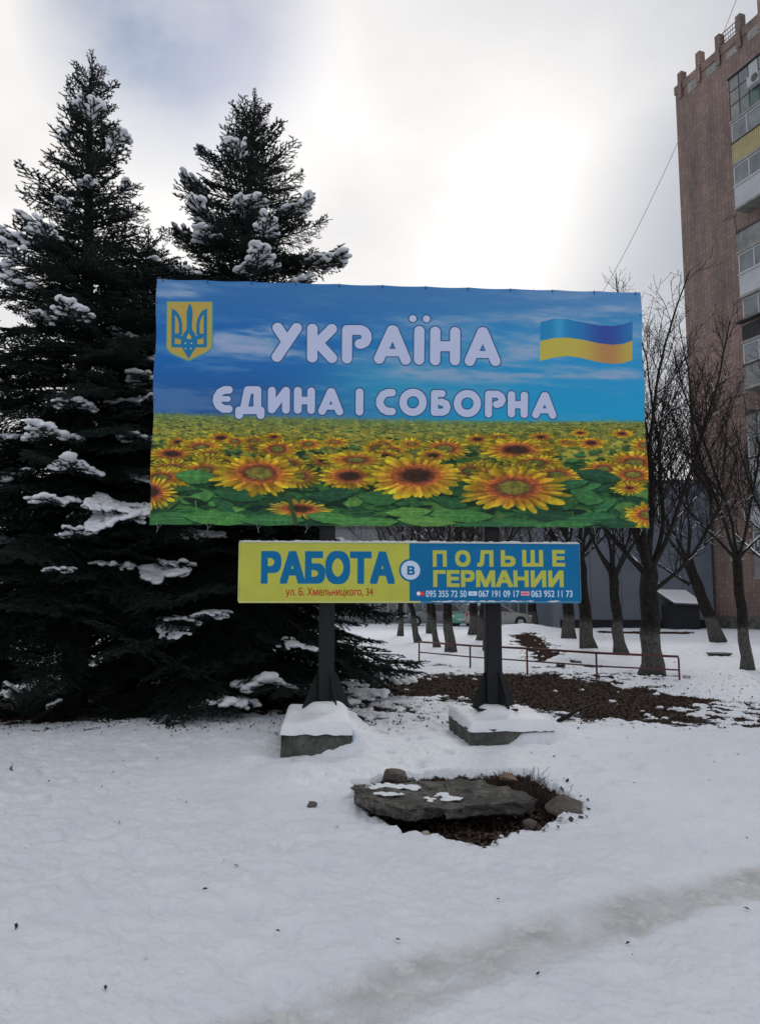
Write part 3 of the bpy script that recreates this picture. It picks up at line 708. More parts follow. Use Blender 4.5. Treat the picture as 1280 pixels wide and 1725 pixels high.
def ff(x, y, rx, ry, disc, dark, k, tilt=0, mut=0.0):
    rx *= 1.14; ry *= 1.18
    X, Y = PT(x, y); s_ = W_ / 835.; flower(X, Y, rx * s_, ry * s_, disc, dark, tilt, k, mut=mut)
for k, m in enumerate(mids): ff(*m, 100 + k)
def lf(x, y, l, w_, ang, gi): X, Y = PT(x, y); s_ = W_ / 835.; leaf(X, Y, l * s_, w_ * s_, ang, *GR[gi])
for q in ((330, 802, 70, 13, .05, 2), (405, 832, 90, 12, .1, 1), (560, 832, 80, 12, -.1, 3), (640, 838, 70, 13, .05, 0), (760, 845, 60, 10, .2, 1), (960, 815, 70, 9, -.15, 1), (990, 835, 60, 14, .3, 0), (1010, 800, 80, 12, .15, 3), (470, 842, 60, 9, -.3, 3)): lf(*q)
X, Y = PT(505, 858); s_ = W_ / 835.; flower(X, Y, 62 * s_, 17 * s_, .5, .9, -.1, 300, mut=.3)
ff(255, 830, 40, 27, .45, .8, 301); ff(1092, 868, 40, 22, .42, .3, 302)
ff(437, 799, 75, 34, .46, .2, 303, -.04); ff(702, 803, 84, 36, .46, .9, 304, .04)
for q in ((780, 868, 110, 12, .02, 2), (690, 862, 80, 10, -.05, 4), (930, 868, 90, 10, .1, 3), (1000, 872, 90, 12, -.05, 1), (560, 872, 90, 10, .08, 2), (870, 880, 90, 9, .02, 0)): lf(*q)
ff(867, 823, 92, 37, .48, .25, 305, .02)
for q in ((290, 874, 120, 13, -.03, 0), (370, 872, 120, 14, .05, 2), (460, 876, 110, 12, 0, 0), (620, 880, 110, 11, -.04, 2), (720, 878, 100, 10, .06, 4), (820, 884, 90, 8, 0, 1), (950, 884, 110, 9, -.03, 0), (1040, 880, 80, 8, .04, 3)): lf(*q)
X, Y = PT(488, 858); cv.strokes([([PT(486, 832), PT(494, 860), PT(500, 884)], 9)], 9, C(44, 62, 34))
fg = fbm(u * 140, v * 70, 3, 91); cv.a = np.where((v > hor)[..., None], cv.a * (.80 + .40 * fg)[..., None], cv.a)
# lettering, rounded strokes
LC = C(152, 158, 180); OC = C(38, 66, 102)
def word(glyphs, fx, hw):
    SC = W_ / 835.
    for g in glyphs:
        lines = []
        for pts, h in g: lines.append(([PT(*fx(*p)) for p in pts], (h or hw) * SC))
        cv.strokes(lines, hw * SC, LC, OC, 4.6)
def arcp(cx, cy, r, n=28): return [(cx + r * math.cos(2 * math.pi * i / n), cy + r * math.sin(2 * math.pi * i / n)) for i in range(n + 1)]
f1 = lambda X, Y: (440 + X / 3.048, 510 + Y / 3.048); f2 = lambda X, Y: (340 + X / 2.098, 630 + Y / 2.098)
word([[([(82, 128), (130, 200)], 0), ([(179, 129), (79, 277)], 0)],
      [([(260, 133), (260, 279)], 0), ([(359, 134), (288, 205), (361, 282)], 0)],
      [([(438, 285), (438, 139), (506, 139), (524, 146), (536, 162), (538, 182), (529, 201), (510, 210), (503, 210)], 8.6)],
      [([(603, 286), (668, 141)], 0), ([(739, 291), (675, 141)], 0), ([(640, 255), (706, 255)], 6.5)],
      [([(808, 144), (808, 291)], 0)], [([(774, 81)], 6.3)], [([(844, 82)], 6.3)],
      [([(890, 147), (890, 294)], 0), ([(992, 149), (992, 294)], 0), ([(890, 222), (992, 222)], 0)],
      [([(1068, 297), (1130, 150)], 0), ([(1199, 298), (1136, 150)], 0), ([(1100, 264), (1168, 264)], 6.3)]], f1, 8.9)
word([[([(95, 56), (80, 56), (64, 64), (54, 80), (52, 95), (60, 112), (76, 123), (95, 123)], 0), ([(58, 88), (92, 88)], 4.8)],
      [([(162, 56), (196, 56), (196, 126)], 0), ([(162, 56), (148, 126)], 0), ([(132, 128), (208, 128)], 0), ([(132, 128), (132, 145)], 0), ([(208, 128), (208, 145)], 0)],
      [([(247, 58), (247, 125), (295, 60)], 0), ([(297, 58), (297, 126)], 0)],
      [([(339, 58), (339, 126)], 0), ([(386, 60), (386, 127)], 0), ([(339, 93), (386, 93)], 0)],
      [([(425, 130), (455, 62)], 0), ([(486, 132), (458, 62)], 0), ([(440, 116), (472, 116)], 4.5)],
      [([(557, 63), (557, 132)], 0)],
      [([(672, 65), (656, 65), (640, 72), (629, 90), (629, 106), (640, 123), (656, 131), (672, 131)], 0)],
      [(arcp(746, 99, 35), 0)],
      [([(848, 68), (822, 68), (822, 134), (850, 134), (862, 128), (866, 116), (862, 104), (848, 98), (845, 98)], 6.2)],
      [(arcp(938, 103, 35), 0)],
      [([(1013, 140), (1013, 70), (1044, 70), (1057, 78), (1061, 90), (1055, 102), (1044, 106), (1041, 106)], 6.2)],
      [([(1094, 72), (1094, 139)], 0), ([(1139, 74), (1139, 141)], 0), ([(1094, 107), (1139, 107)], 0)],
      [([(1180, 142), (1210, 76)], 0), ([(1240, 144), (1213, 76)], 0), ([(1196, 129), (1226, 129)], 4.3)]], f2, 6.5)
# coat of arms
f3 = lambda X, Y: PT(260 + X / 10.667, 490 + Y / 10.667)
sh = [(205, 180), (1045, 185), (1045, 1020), (1000, 1070), (900, 1140), (610, 1275), (300, 1150), (225, 1080), (200, 1020)]
cv.poly([f3(*p) for p in sh], C(50, 110, 130), 2); sh2 = [(222, 196), (1028, 200), (1026, 1010), (980, 1060), (890, 1120), (610, 1248), (320, 1130), (240, 1065), (218, 1010)]
cv.poly([f3(*p) for p in sh2], C(140, 130, 66), 2); sh3 = [(285, 215), (965, 215), (955, 1000), (900, 1060), (610, 1215), (340, 1070), (285, 1010)]
cv.poly([f3(*p) for p in sh3], C(148, 126, 62), 6); B_ = C(24, 92, 128)
k3 = W_ / 835. / 10.667
def st3(lines, hw): cv.strokes([([f3(*p) for p in l], hw * k3) for l in lines], hw * k3, B_)
for m_ in (1, -1):
    fx = lambda x: 620 + m_ * (x - 620)
    st3([[(fx(332), 370), (fx(332), 985)], [(fx(332), 985), (fx(500), 985)]], 31)
    st3([[(fx(345), 365), (fx(400), 420), (fx(445), 510), (fx(465), 610), (fx(462), 770)]], 29)
    cv.poly([f3(fx(301), 315), f3(fx(400), 370), f3(fx(380), 440), f3(fx(301), 440)], B_)
    st3([[(fx(340), 790), (fx(420), 830), (fx(520), 850), (fx(560), 880)]], 34); st3([[(fx(470), 760), (fx(440), 790), (fx(380), 790)]], 26)
    st3([[(fx(560), 760), (fx(530), 840), (fx(505), 920), (fx(540), 1010), (fx(610), 1120)]], 36)
cv.poly([f3(*p) for p in ((630, 218), (590, 300), (568, 400), (575, 600), (572, 680), (545, 760), (500, 800), (480, 1000), (610, 1225), (745, 1000), (735, 800), (690, 740), (668, 660), (668, 600), (682, 400), (665, 300))], B_)
cv.poly([f3(*p) for p in ((615, 760), (570, 840), (600, 868), (635, 868), (660, 840))], C(160, 140, 60))
for (a_, b_) in ((552, 940), (662, 940), (556, 1035), (652, 1035)): cv.strokes([([f3(a_, b_)], 15 * k3)], 2, C(120, 160, 170))
# flag
f4 = lambda X, Y: PT(670 + X / 2.909, 460 + Y / 2.909)
fxs = [693, 760, 830, 900, 980, 1050, 1100, 1144]; T_ = [240, 222, 225, 240, 255, 258, 250, 235]; Mi = [332, 317, 315, 325, 342, 350, 345, 330]; Bo = [430, 412, 405, 415, 435, 443, 440, 425]
for s_ in range(64):
    a0 = 693 + (1144 - 693) * s_ / 64.; a1 = a0 + (1144 - 693) / 64. + .7; q = s_ / 63.
    bl = C(30, 106, 148) * (1 - math.exp(-((q - .72) / .24) ** 2)) + C(42, 62, 124) * math.exp(-((q - .72) / .24) ** 2)
    bl = bl * (1 - .35 * math.exp(-((q - .2) / .06) ** 2)) + C(90, 160, 190) * .35 * math.exp(-((q - .2) / .06) ** 2)
    ye = C(154, 142, 62) * (1 - math.exp(-((q - .74) / .2) ** 2)) + C(147, 106, 66) * math.exp(-((q - .74) / .2) ** 2)
    I = lambda t_, x: float(np.interp(x, fxs, t_))
    cv.poly([f4(a0, I(T_, a0)), f4(a1, I(T_, a1)), f4(a1, I(Mi, a1)), f4(a0, I(Mi, a0))], bl, 1.0); cv.poly([f4(a0, I(Mi, a0)), f4(a1, I(Mi, a1)), f4(a1, I(Bo, a1)), f4(a0, I(Bo, a0))], ye, 1.0)
BANNER = printmat('banner_print', cv.image('banner_print', 1.92))

W2, H2 = 2048, 360
c2 = Canvas(W2, H2); HS = homog([(405, 911), (973, 916), (977, 1014), (403, 1014)], W2, H2)
yy, xx = np.mgrid[0:H2, 0:W2]; f5 = lambda X, Y: HS(390 + X / 2.133, 890 + Y / 2.133)
bx_ = f5(645, 150)[0]; YE, BL, WH, RD = C(148, 149, 60), C(4, 84, 124), C(160, 170, 186), C(138, 50, 34)
c2.a[:] = YE; c2.a[:, int(bx_):] = BL
c2.a *= (.97 + .06 * fbm(xx / 60., yy / 60., 3, 4))[..., None]
def box5(X0_, Y0_, X1_, Y1_):
    a = f5((X0_), (Y0_ + Y1_) / 2); b = f5(X1_, (Y0_ + Y1_) / 2); c = f5((X0_ + X1_) / 2, Y0_); d = f5((X0_ + X1_) / 2, Y1_); return a[0], c[1], b[0], d[1]
c2.text('РАБОТА', *box5(108, 80, 592, 200), BL, 11, 1.0)
c2.text('ул. Б. Хмельницкого, 34', *box5(198, 213, 515, 249), RD, 1)
for ch, a, b in (('П', 728, 778), ('О', 808, 862), ('Л', 886, 944), ('Ь', 970, 1022), ('Ш', 1046, 1120), ('Е', 1152, 1197)): c2.text(ch, *box5(a, 79, b, 138), YE, 6)
c2.text('ГЕРМАНИИ', *box5(730, 151, 1193, 211), YE, 6)
for s_, a, b in (('095 355 72 50', 704, 850), ('067 191 09 17', 892, 1037), ('063 952 11 73', 1079, 1225)): c2.text(s_, *box5(a, 223, b, 247), WH, 1)
cx_, cy_ = f5(649, 150); k5 = W2 / 568. / 2.133
c2.strokes([([(cx_, cy_)], 41 * k5)], 41 * k5, BL); c2.strokes([([(cx_, cy_)], 34 * k5)], 34 * k5, WH); c2.text('В', *box5(637, 135, 664, 167), BL, 3)
for X_0, X_1, co in ((676, 698, C(170, 30, 44)), (856, 887, C(160, 176, 192)), (1043, 1073, C(176, 120, 136))):
    a = box5(X_0, 226, X_1, 242); c2.poly([(a[0], a[1]), (a[2], a[1]), (a[2], a[3]), (a[0], a[3])], co, 1)
c2.strokes([([f5(678, 234)], 7 * k5)], 3, C(190, 196, 205)); c2.strokes([([f5(684, 234), f5(694, 234)], 1.2 * k5)], 1, C(196, 120, 130))
c2.strokes([([f5(866, 234), f5(876, 234)], 1.5 * k5)], 1, C(100, 116, 150)); c2.strokes([([f5(1049, 234), f5(1067, 234)], 1.8 * k5)], 1, C(170, 50, 70))
SIGN = printmat('sign_print', c2.image('sign_print', 1.95), .45)

# ------------------------------------------------------------ billboard
POSTM = mat('painted_steel_post', (.006, .007, .008), .5, base2=(.012, .013, .016), scale=6, bump=.002, bscale=40, stretch=(1, 1, .3))
bb = empty('billboard', (.29, 9.47 + .1, 0.3), math.atan2(.42, 5.99), 'large sky and sunflower field banner on two dark steel posts', 'billboard')
# local x along the board, y away from the camera
NX, NY = 150, 76
gx_, gy_ = np.meshgrid(np.linspace(0, 1, NX), np.linspace(0, 1, NY)); LX = (gx_ - .5) * 6.0; LZ = 2.2 + gy_ * 3.0
wr = .010 * (fbm(gx_ * 9 + gy_ * 3, gy_ * 4, 3, 2) - .5) + .006 * np.sin(gx_ * 60 + 4 * gy_) * fbm(gx_ * 4, gy_ * 3, 2, 6) * (1 - gy_) ** 2 + .004 * (fbm(gx_ * 30, gy_ * 16, 3, 8) - .5)
edgeb = np.minimum(np.minimum(gx_, 1 - gx_) * 2, np.minimum(gy_, 1 - gy_))
LZ = LZ + (.012 * np.abs(np.sin(gx_ * math.pi * 13)) * (gy_ < .01) - .010 * np.abs(np.sin(gx_ * math.pi * 11)) * (gy_ > .99)) - .0
LX = LX + .010 * np.sin(gy_ * math.pi * 6) * ((gx_ > .995) * -1. + (gx_ < .005) * 1.)
Vb = np.stack([LX, -.10 + wr * 1.0, LZ], -1).reshape(-1, 3)
i, j = np.meshgrid(np.arange(NY - 1), np.arange(NX - 1), indexing='ij'); Fb = np.stack([i * NX + j, i * NX + j + 1, (i + 1) * NX + j + 1, (i + 1) * NX + j], -1).reshape(-1, 4)
bme = npmesh('banner', Vb, Fb); uvl = bme.uv_layers.new(name='UVMap')
uvv = np.stack([gx_.ravel(), gy_.ravel()], 1)[Fb.ravel()]; uvl.data.foreach_set('uv', uvv.astype(np.float32).ravel())
ban = link('banner', bme, BANNER, bb, True)
BACKM = mat('galvanised_back_sheet', (.22, .23, .24), .6, base2=(.30, .31, .32), scale=2)
MB().box((-2.985, -.07, 2.215), (2.985, -.05, 5.185)).build('back_sheet', BACKM, bb)
for z in (2.22, 3.2, 4.2, 5.12): MB().box((-2.98, -.048, z), (2.98, .0, z + .06)).build('frame_beam', POSTM, bb)
for x in (-2.98, -1.9, 0, 1.9, 2.92): MB().box((x, -.0475, 2.283), (x + .06, .05, 5.115)).build('frame_post', POSTM, bb)
for k in range(12):
    m_ = MB(); x = -2.93 + k * .533; m_.tube([(x, -.113, 5.172), (x, -.108, 5.203), (x, -.06, 5.20)], .003, 5); m_.tube([(x - .006, -.108, 5.17), (x + .006, -.108, 5.17)], .008, 6); m_.build('lacing_hook', DMET, bb)
for k in range(11):
    m_ = MB(); x = -2.9 + k * .58; m_.tube([(x - .02, -.11, 2.225), (x, -.09, 2.17), (x + .03, -.07, 2.205)], .004, 4); m_.tube([(x, -.09, 2.17), (x + random.uniform(-.03, .03), -.095, 2.12)], .003, 4); m_.build('lacing_tie', mat('cord', (.3, .3, .3)) if k == 0 else bpy.data.materials['cord'], bb)
for s_ in (-1, 1):
    for k in range(5):
        m_ = MB(); z = 2.5 + k * .6; m_.tube([(s_ * 2.985, -.115, z), (s_ * 3.02, -.06, z)], .006, 5); m_.build('lacing_hook', DMET, bb)
inv = bb.matrix_basis.inverted() if False else None
ang = bb.rotation_euler.z; R2 = Matrix.Rotation(-ang, 4, 'Z')
def loc(p): return R2 @ (Vector(p) - Vector(bb.location))
for (wx, wy) in ((-.635, 9.58), (1.365, 9.76)):
    q = loc((wx, wy, .3)); x, y = q.x, q.y
    m_ = MB(); m_.bevbox((x - .095, y - .095, .06), (x + .095, y + .095, 5.1), .018); m_.build('post', POSTM, bb)
    MB().bevbox((x - .24, y - .24, .035), (x + .24, y + .24, .062), .004).build('base_plate', POSTM, bb)
    for k in range(4):
        a = math.pi / 4 + k * math.pi / 2 if False else k * math.pi / 2 + .42
        d = Vector((math.cos(a), math.sin(a), 0)); n = Vector((-d.y, d.x, 0)) * .008; o = Vector((x, y, 0))
        prof = [(.085, .062), (.30, .062), (.30, .10), (.13, .47), (.085, .47)]
        vs = [o + d * r + Vector((0, 0, z)) + n for r, z in prof] + [o + d * r + Vector((0, 0, z)) - n for r, z in prof]
        m_ = MB(); m_.add(vs, [(0, 1, 2, 3, 4), (9, 8, 7, 6, 5)] + [(i, (i + 1) % 5, 5 + (i + 1) % 5, 5 + i) for i in range(5)]); fixnormals(m_.build('gusset_plate', POSTM, bb).data)

# smaller advertising sign fixed to the posts below the banner
XL, YL, XR, YR = -1.624, 9.235, 2.375, 9.52
ad = empty('advertising_sign', ((XL + XR) / 2, (YL + YR) / 2, 1.607), math.atan2(YR - YL, XR - XL), 'long yellow and blue job advertisement sign hung below the big banner', 'sign')
w = math.hypot(XR - XL, YR - YL) / 2
NX, NY = 90, 18
gx_, gy_ = np.meshgrid(np.linspace(0, 1, NX), np.linspace(0, 1, NY)); wr = .006 * (fbm(gx_ * 16, gy_ * 3, 3, 12) - .5)
Vb = np.stack([(gx_ - .5) * 2 * w + .004 * np.sin(gy_ * 9) * (gx_ < .01), -.004 + wr, gy_ * .70 + .004 * np.sin(gx_ * 40) * ((gy_ > .99) | (gy_ < .01))], -1).reshape(-1, 3)
i, j = np.meshgrid(np.arange(NY - 1), np.arange(NX - 1), indexing='ij'); Fb = np.stack([i * NX + j, i * NX + j + 1, (i + 1) * NX + j + 1, (i + 1) * NX + j], -1).reshape(-1, 4)
sme = npmesh('sign_face', Vb, Fb); uvl = sme.uv_layers.new(name='UVMap'); uvl.data.foreach_set('uv', np.stack([gx_.ravel(), gy_.ravel()], 1)[Fb.ravel()].astype(np.float32).ravel())
link('sign_face', sme, SIGN, ad, True)
EDY = mat('sign_edge', (.62, .64, .60), .5); EDB = mat('sign_blue_edge', (.05, .24, .42), .5)
MB().box((-w, .006, .012), (w, .14, .690)).build('sign_box', BACKM, ad)
MB().box((-w - .006, -.014, .690), (w + .006, .15, .708)).build('top_trim', EDY, ad)
MB().box((-w - .006, -.012, -.010), (.10, .15, .012)).build('bottom_trim', mat('sign_yellow_edge', (.66, .66, .24), .5), ad)
MB().box((.10, -.014, -.014), (w + .006, .15, .012)).build('bottom_trim', EDB, ad)
MB().box((-w - .014, -.010, .013), (-w - .001, .15, .689)).build('side_trim', bpy.data.materials['sign_yellow_edge'], ad); MB().box((w + .001, -.010, .013), (w + .014, .15, .689)).build('side_trim', EDB, ad)
bl = []
for k in range(70): x = -w + 2 * w * random.random(); bl.append((x, .07 + random.uniform(-.03, .03), .710, random.uniform(.03, .09), .06, random.uniform(.006, .013)))
link('snow_strip', blob_union('snow_strip', bl, .012, SNOW), None, ad)
bl = []
for k in range(26): x = .2 + (w - .5) * random.random(); bl.append((x, -.016, .008, random.uniform(.04, .10), .010, random.uniform(.005, .010)))
link('snow_strip', blob_union('snow_strip_low', bl, .008, SNOW), None, ad)
for (wx, wy) in ((-.635, 9.58), (1.365, 9.76)):
    r = Matrix.Rotation(-ad.rotation_euler.z, 4, 'Z') @ (Vector((wx, wy, 0)) - Vector((ad.location.x, ad.location.y, 0)))
    for z in (.12, .55): MB().box((r.x - .13, .141, z), (r.x + .13, r.y - .1, z + .04)).build('bracket', POSTM, ad)

# ------------------------------------------------------------ concrete footings with snow
PC = bpy.data.materials.new('mossy_concrete'); PC.use_nodes = True; nt = PC.node_tree; pb = nt.nodes['Principled BSDF']
tcn = N('ShaderNodeTexCoord'); mp = N('ShaderNodeMapping'); mp.inputs['Scale'].default_value = (14, 14, 1.2); L(tcn.outputs['Object'], mp.inputs[0])
dn = N('ShaderNodeTexNoise'); dn.inputs['Scale'].default_value = 1; dn.inputs['Detail'].default_value = 4; L(mp.outputs[0], dn.inputs[0])
drip = M('MULTIPLY', M('SUBTRACT', dn.outputs[0], .70), 25, True)
basec = MixC(M('MULTIPLY', M('SUBTRACT', noi(5, 6, .7), .35), 3, True), (.040, .046, .040), (.14, .14, .125))
basec = MixC(M('MULTIPLY', M('SUBTRACT', noi(16, 5, .7), .58), 6, True), basec, (.24, .24, .215)); basec = MixC(M('MULTIPLY', M('SUBTRACT', noi(9, 6, .8), .55), 9, True), basec, (.028, .034, .028))
L(MixC(M('MULTIPLY', drip, .8), basec, (.45, .45, .43)), pb.inputs['Base Color']); pb.inputs['Roughness'].default_value = .9
bp = N('ShaderNodeBump'); bp.inputs['Distance'].default_value = .012; L(noi(30, 6, .7), bp.inputs['Height']); L(bp.outputs[0], pb.inputs['Normal'])
labs = ('snow capped mossy concrete footing under the left billboard post', 'low snow capped concrete footing under the right billboard post')
for k, (cx, cy, w, l, a) in enumerate(PEDS):
    p = empty('concrete_footing', (cx, cy, 0), a, labs[k], 'footing', 'billboard footings')
    top = .262 if k == 0 else .205
    import bmesh
    bm = bmesh.new(); bmesh.ops.create_cube(bm, size=1)
    for vv in bm.verts: vv.co = Vector((vv.co.x * w, vv.co.y * l, (vv.co.z + .5) * (top + .3) - .3))
    bmesh.ops.bevel(bm, geom=list(bm.edges), offset=.012, segments=2, affect='EDGES')
    bmesh.ops.subdivide_edges(bm, edges=list(bm.edges), cuts=6, use_grid_fill=True)
    for vv in bm.verts:
        c = vv.co; q = (fbm(np.array([c.x * 5 + c.y * 3]), np.array([c.z * 6 + c.y * 4]), 3, 31)[0] - .5) * .055; vv.co += Vector((q, q, q * .4))
    me = bpy.data.meshes.new('block'); bm.to_mesh(me); bm.free(); link('block', me, PC, p, True)
    # snow cap: rounded cushion
    nx, ny = 44, 70; ux, uy = np.meshgrid(np.linspace(-1, 1, nx), np.linspace(-1, 1, ny))
    sx = np.sign(ux) * np.abs(ux) ** .8 * (w / 2 + .012); sy = np.sign(uy) * np.abs(uy) ** .8 * (l / 2 + .012)
    e = np.minimum((1 - np.abs(ux)) * w / 2, (1 - np.abs(uy)) * l / 2)
    th_ = .085 * (1 - np.exp(-e / .028)) * (.8 + .5 * fbm(sx * 3 + 5 * k, sy * 3, 3, 51)) + .008 * (fbm(sx * 16, sy * 16, 3, 53) - .5) - .012 * (e <= 1e-6)
    px, py = ((-.635, 9.58), (1.365, 9.76))[k]; rr = Matrix.Rotation(-a, 4, 'Z') @ Vector((px - cx, py - cy, 0))
    th_ = th_ + .105 * np.exp(-(np.maximum(0, np.hypot(sx - rr.x, sy - rr.y + .1) - .12) / .13) ** 2)
    edge_w = .02 * (fbm(sx * 7, sy * 7, 3, 57) - .5); ring = (e <= 1e-6)
    sx = sx + ring * edge_w; sy = sy + ring * edge_w; zc = top + th_ - ring * (.012 + .03 * fbm(sx * 9, sy * 9, 2, 59))
    i, j = np.meshgrid(np.arange(ny - 1), np.arange(nx - 1), indexing='ij'); Fc = np.stack([i * nx + j, i * nx + j + 1, (i + 1) * nx + j + 1, (i + 1) * nx + j], -1).reshape(-1, 4)
    link('snow_cap', npmesh('snow_cap', np.stack([sx, sy, zc], -1).reshape(-1, 3), Fc), SNOW, p, True)
MB().box((.7401 / 2 + .002, -.82, .02), (.7401 / 2 + .016, -.60, .24)).build('pale_blue_patch', mat('pale_blue', (.25, .36, .5), .8), bpy.data.objects['concrete_footing'])  # pale blue sheet on the right side of the left footing
# ------------------------------------------------------------ spruces
NEED = mat('spruce_needles', (.015, .024, .021), .8, base2=(.034, .049, .043), scale=2.5, spec=.15)
NEED2 = NEED
BARKS = mat('spruce_bark', (.016, .014, .012), .9, base2=(.035, .03, .027), scale=12, bump=.01, bscale=25, stretch=(1, 1, .3))
def spruce_branch(name, Lb, seed, rise, droop, tipup, dens=260, bare=False):
    r = np.random.default_rng(seed); segs = []  # p0,p1,r0,r1,needled
    n = max(6, int(Lb / .09)); t = np.linspace(0, 1, n + 1)
    ax = np.stack([t * Lb * .98, .05 * Lb * np.sin(t * 3 + seed) * t, Lb * (rise * t - droop * t ** 2 + tipup * t ** 5)], 1)
    def line(P, r0, needled): 
        m = len(P) - 1
        for q in range(m): segs.append((P[q], P[q + 1], r0 * (1 - q / m * .75), r0 * (1 - (q + 1) / m * .75), needled))
    for q in range(n): segs.append((ax[q], ax[q + 1], (.006 + .011 * Lb) * (1 - q / n) + .003, (.006 + .011 * Lb) * (1 - (q + 1) / n) + .003, (q / n > .35) and not bare))
    tops = []
    s = .10 * Lb; side = 1
    while s < Lb * .985:
        f = s / Lb; p = np.array([np.interp(f, t, ax[:, c]) for c in range(3)])
        dirv = np.array([np.interp(min(1, f + .05), t, ax[:, c]) - np.interp(max(0, f - .05), t, ax[:, c]) for c in range(3)]); dirv /= np.linalg.norm(dirv)
        ln = (.40 * Lb * (1 - f) ** .8 * min(1, .35 + 2.2 * f) + .09) * r.uniform(.7, 1.15); ln = min(ln, .75)
        an = r.uniform(.65, 1.05) * side; perp = np.array([-dirv[1], dirv[0], 0.]); perp /= np.linalg.norm(perp)
        d = dirv * math.cos(an) + perp * math.sin(an) + np.array([0, 0, r.uniform(-.22, .12)]); d /= np.linalg.norm(d)
        m = max(2, int(ln / .07)); P = [p]
        for q in range(m): P.append(P[-1] + d * ln / m); d = d + np.array([0, 0, r.uniform(-.06, .03)]) + dirv * .05; d /= np.linalg.norm(d)
        line(P, .0045, not bare); tops.append((np.array(P), f))
        # third order shoots
        q = .05
        while q < ln * .95:
            fi = q / ln * m; i0 = int(fi); pp = P[i0] + (P[min(i0 + 1, m)] - P[i0]) * (fi - i0); dd = P[min(i0 + 1, m)] - P[i0]; dd = dd / (np.linalg.norm(dd) + 1e-9)
            sd = 1 if r.random() < .5 else -1; pr = np.cross(dd, [0, 0, 1.]); pr /= np.linalg.norm(pr) + 1e-9; l3 = (.07 + .32 * (ln - q) * r.uniform(.4, 1)) 
            d3 = dd * .7 + pr * sd * .75 + np.array([0, 0, r.uniform(-.45, .2)]); d3 /= np.linalg.norm(d3)
            e1 = pp + d3 * l3 * .5; e2 = e1 + (d3 + np.array([0, 0, r.uniform(-.15, .1)])) * l3 * .5
            line([pp, e1, e2], .003, not bare); q += r.uniform(.045, .08) * (2.2 if bare else 1)
        s += r.uniform(.030, .055) * (3 if bare else 1) ; side = -side
    P0 = np.array([q[0] for q in segs]); P1 = np.array([q[1] for q in segs]); R0 = np.array([q[2] for q in segs]); R1 = np.array([q[3] for q in segs]); nd = np.array([q[4] for q in segs])
    V1, F1 = seg_prisms(P0, P1, R0, R1, 3); me = None
    T1 = np.concatenate([F1[:, [0, 1, 2]], F1[:, [0, 2, 3]]])
    if nd.any():
        A, B = P0[nd], P1[nd]; ln = np.linalg.norm(B - A, axis=1); cnt = np.maximum(2, (ln * dens)).astype(int); idx = np.repeat(np.arange(len(A)), cnt); k = len(idx)
        f = r.random(k)[:, None]; base = A[idx] * (1 - f) + B[idx] * f; d = (B - A)[idx] / ln[idx][:, None]
        ref = r.normal(size=(k, 3)); pe = np.cross(d, ref); pe /= np.linalg.norm(pe, axis=1, keepdims=True) + 1e-9; pe[:, 2] = np.abs(pe[:, 2]) * .6 + pe[:, 2] * .4
        nl = r.uniform(.018, .032, k)[:, None]; tip = base + (d * .65 + pe * .9) * nl; wv_ = np.cross(d, pe); wv_ /= np.linalg.norm(wv_, axis=1, keepdims=True) + 1e-9
        w_ = .0048; Vn = np.stack([base - wv_ * w_, base + wv_ * w_, tip], 1).reshape(-1, 3); Tn = np.arange(3 * k).reshape(-1, 3) + len(V1)
        me = npmesh(name, np.vstack([V1, Vn]), np.vstack([T1, Tn])); me.materials.append(BARKS); me.materials.append(NEED)
        me.polygons.foreach_set('material_index', np.concatenate([np.zeros(len(T1), np.int32), np.ones(k, np.int32)]))
    else:
        me = npmesh(name, V1, T1); me.materials.append(BARKS)
    me.update()
    sn = None
    if not bare:
        sn = []
        for var in range(3):
            bl = []; lo = (.48, .62, .74)[var]; pk = (.9, .85, .95)[var]
            for P, f in tops:
                if f < lo or r.random() > pk: continue
                for q in range(0, len(P)):
                    if r.random() < .9: s_ = r.uniform(.030, .060) * min(1.0, .6 + Lb * .3) * (1 if var < 2 else .8); bl.append((P[q][0], P[q][1], P[q][2] + s_ * .55 + .012, s_ * r.uniform(1.2, 1.8), s_ * r.uniform(1.1, 1.6), s_ * r.uniform(.5, .7)))
            if var < 2:
                for q in range(int(n * (lo + .12)), n + 1): s_ = r.uniform(.05, .085) * min(1.0, .5 + Lb * .35); bl.append((ax[q][0], ax[q][1], ax[q][2] + s_ * .6 + .01, s_ * 1.5, s_ * 1.2, s_ * .65))
            if not bl: bl = [(*ax[-1], .04, .04, .03)]
            sn.append(blob_union(name + '_snow', bl, .016, SNOW))
    return me, sn
CLS = {}
for key, Ls, par in (('s', .55, (.35, .15, .10)), ('m', 1.1, (.12, .22, .16)), ('l', 1.8, (.05, .28, .18)), ('x', 2.6, (.02, .30, .16))):
    CLS[key] = [(Ls,) + spruce_branch('branch_' + key, Ls, 40 + ord(key) * 3 + q, *par, dens=(460 if Ls < 2 else 350)) for q in range(4 if Ls < 2 else 3)]
DEAD = [(1.3,) + spruce_branch('dead_branch', 1.3, 900 + q, .0, .25, .1, bare=True) for q in range(2)]
LEAD = spruce_branch('leader', .55, 777, .0, .0, .0)
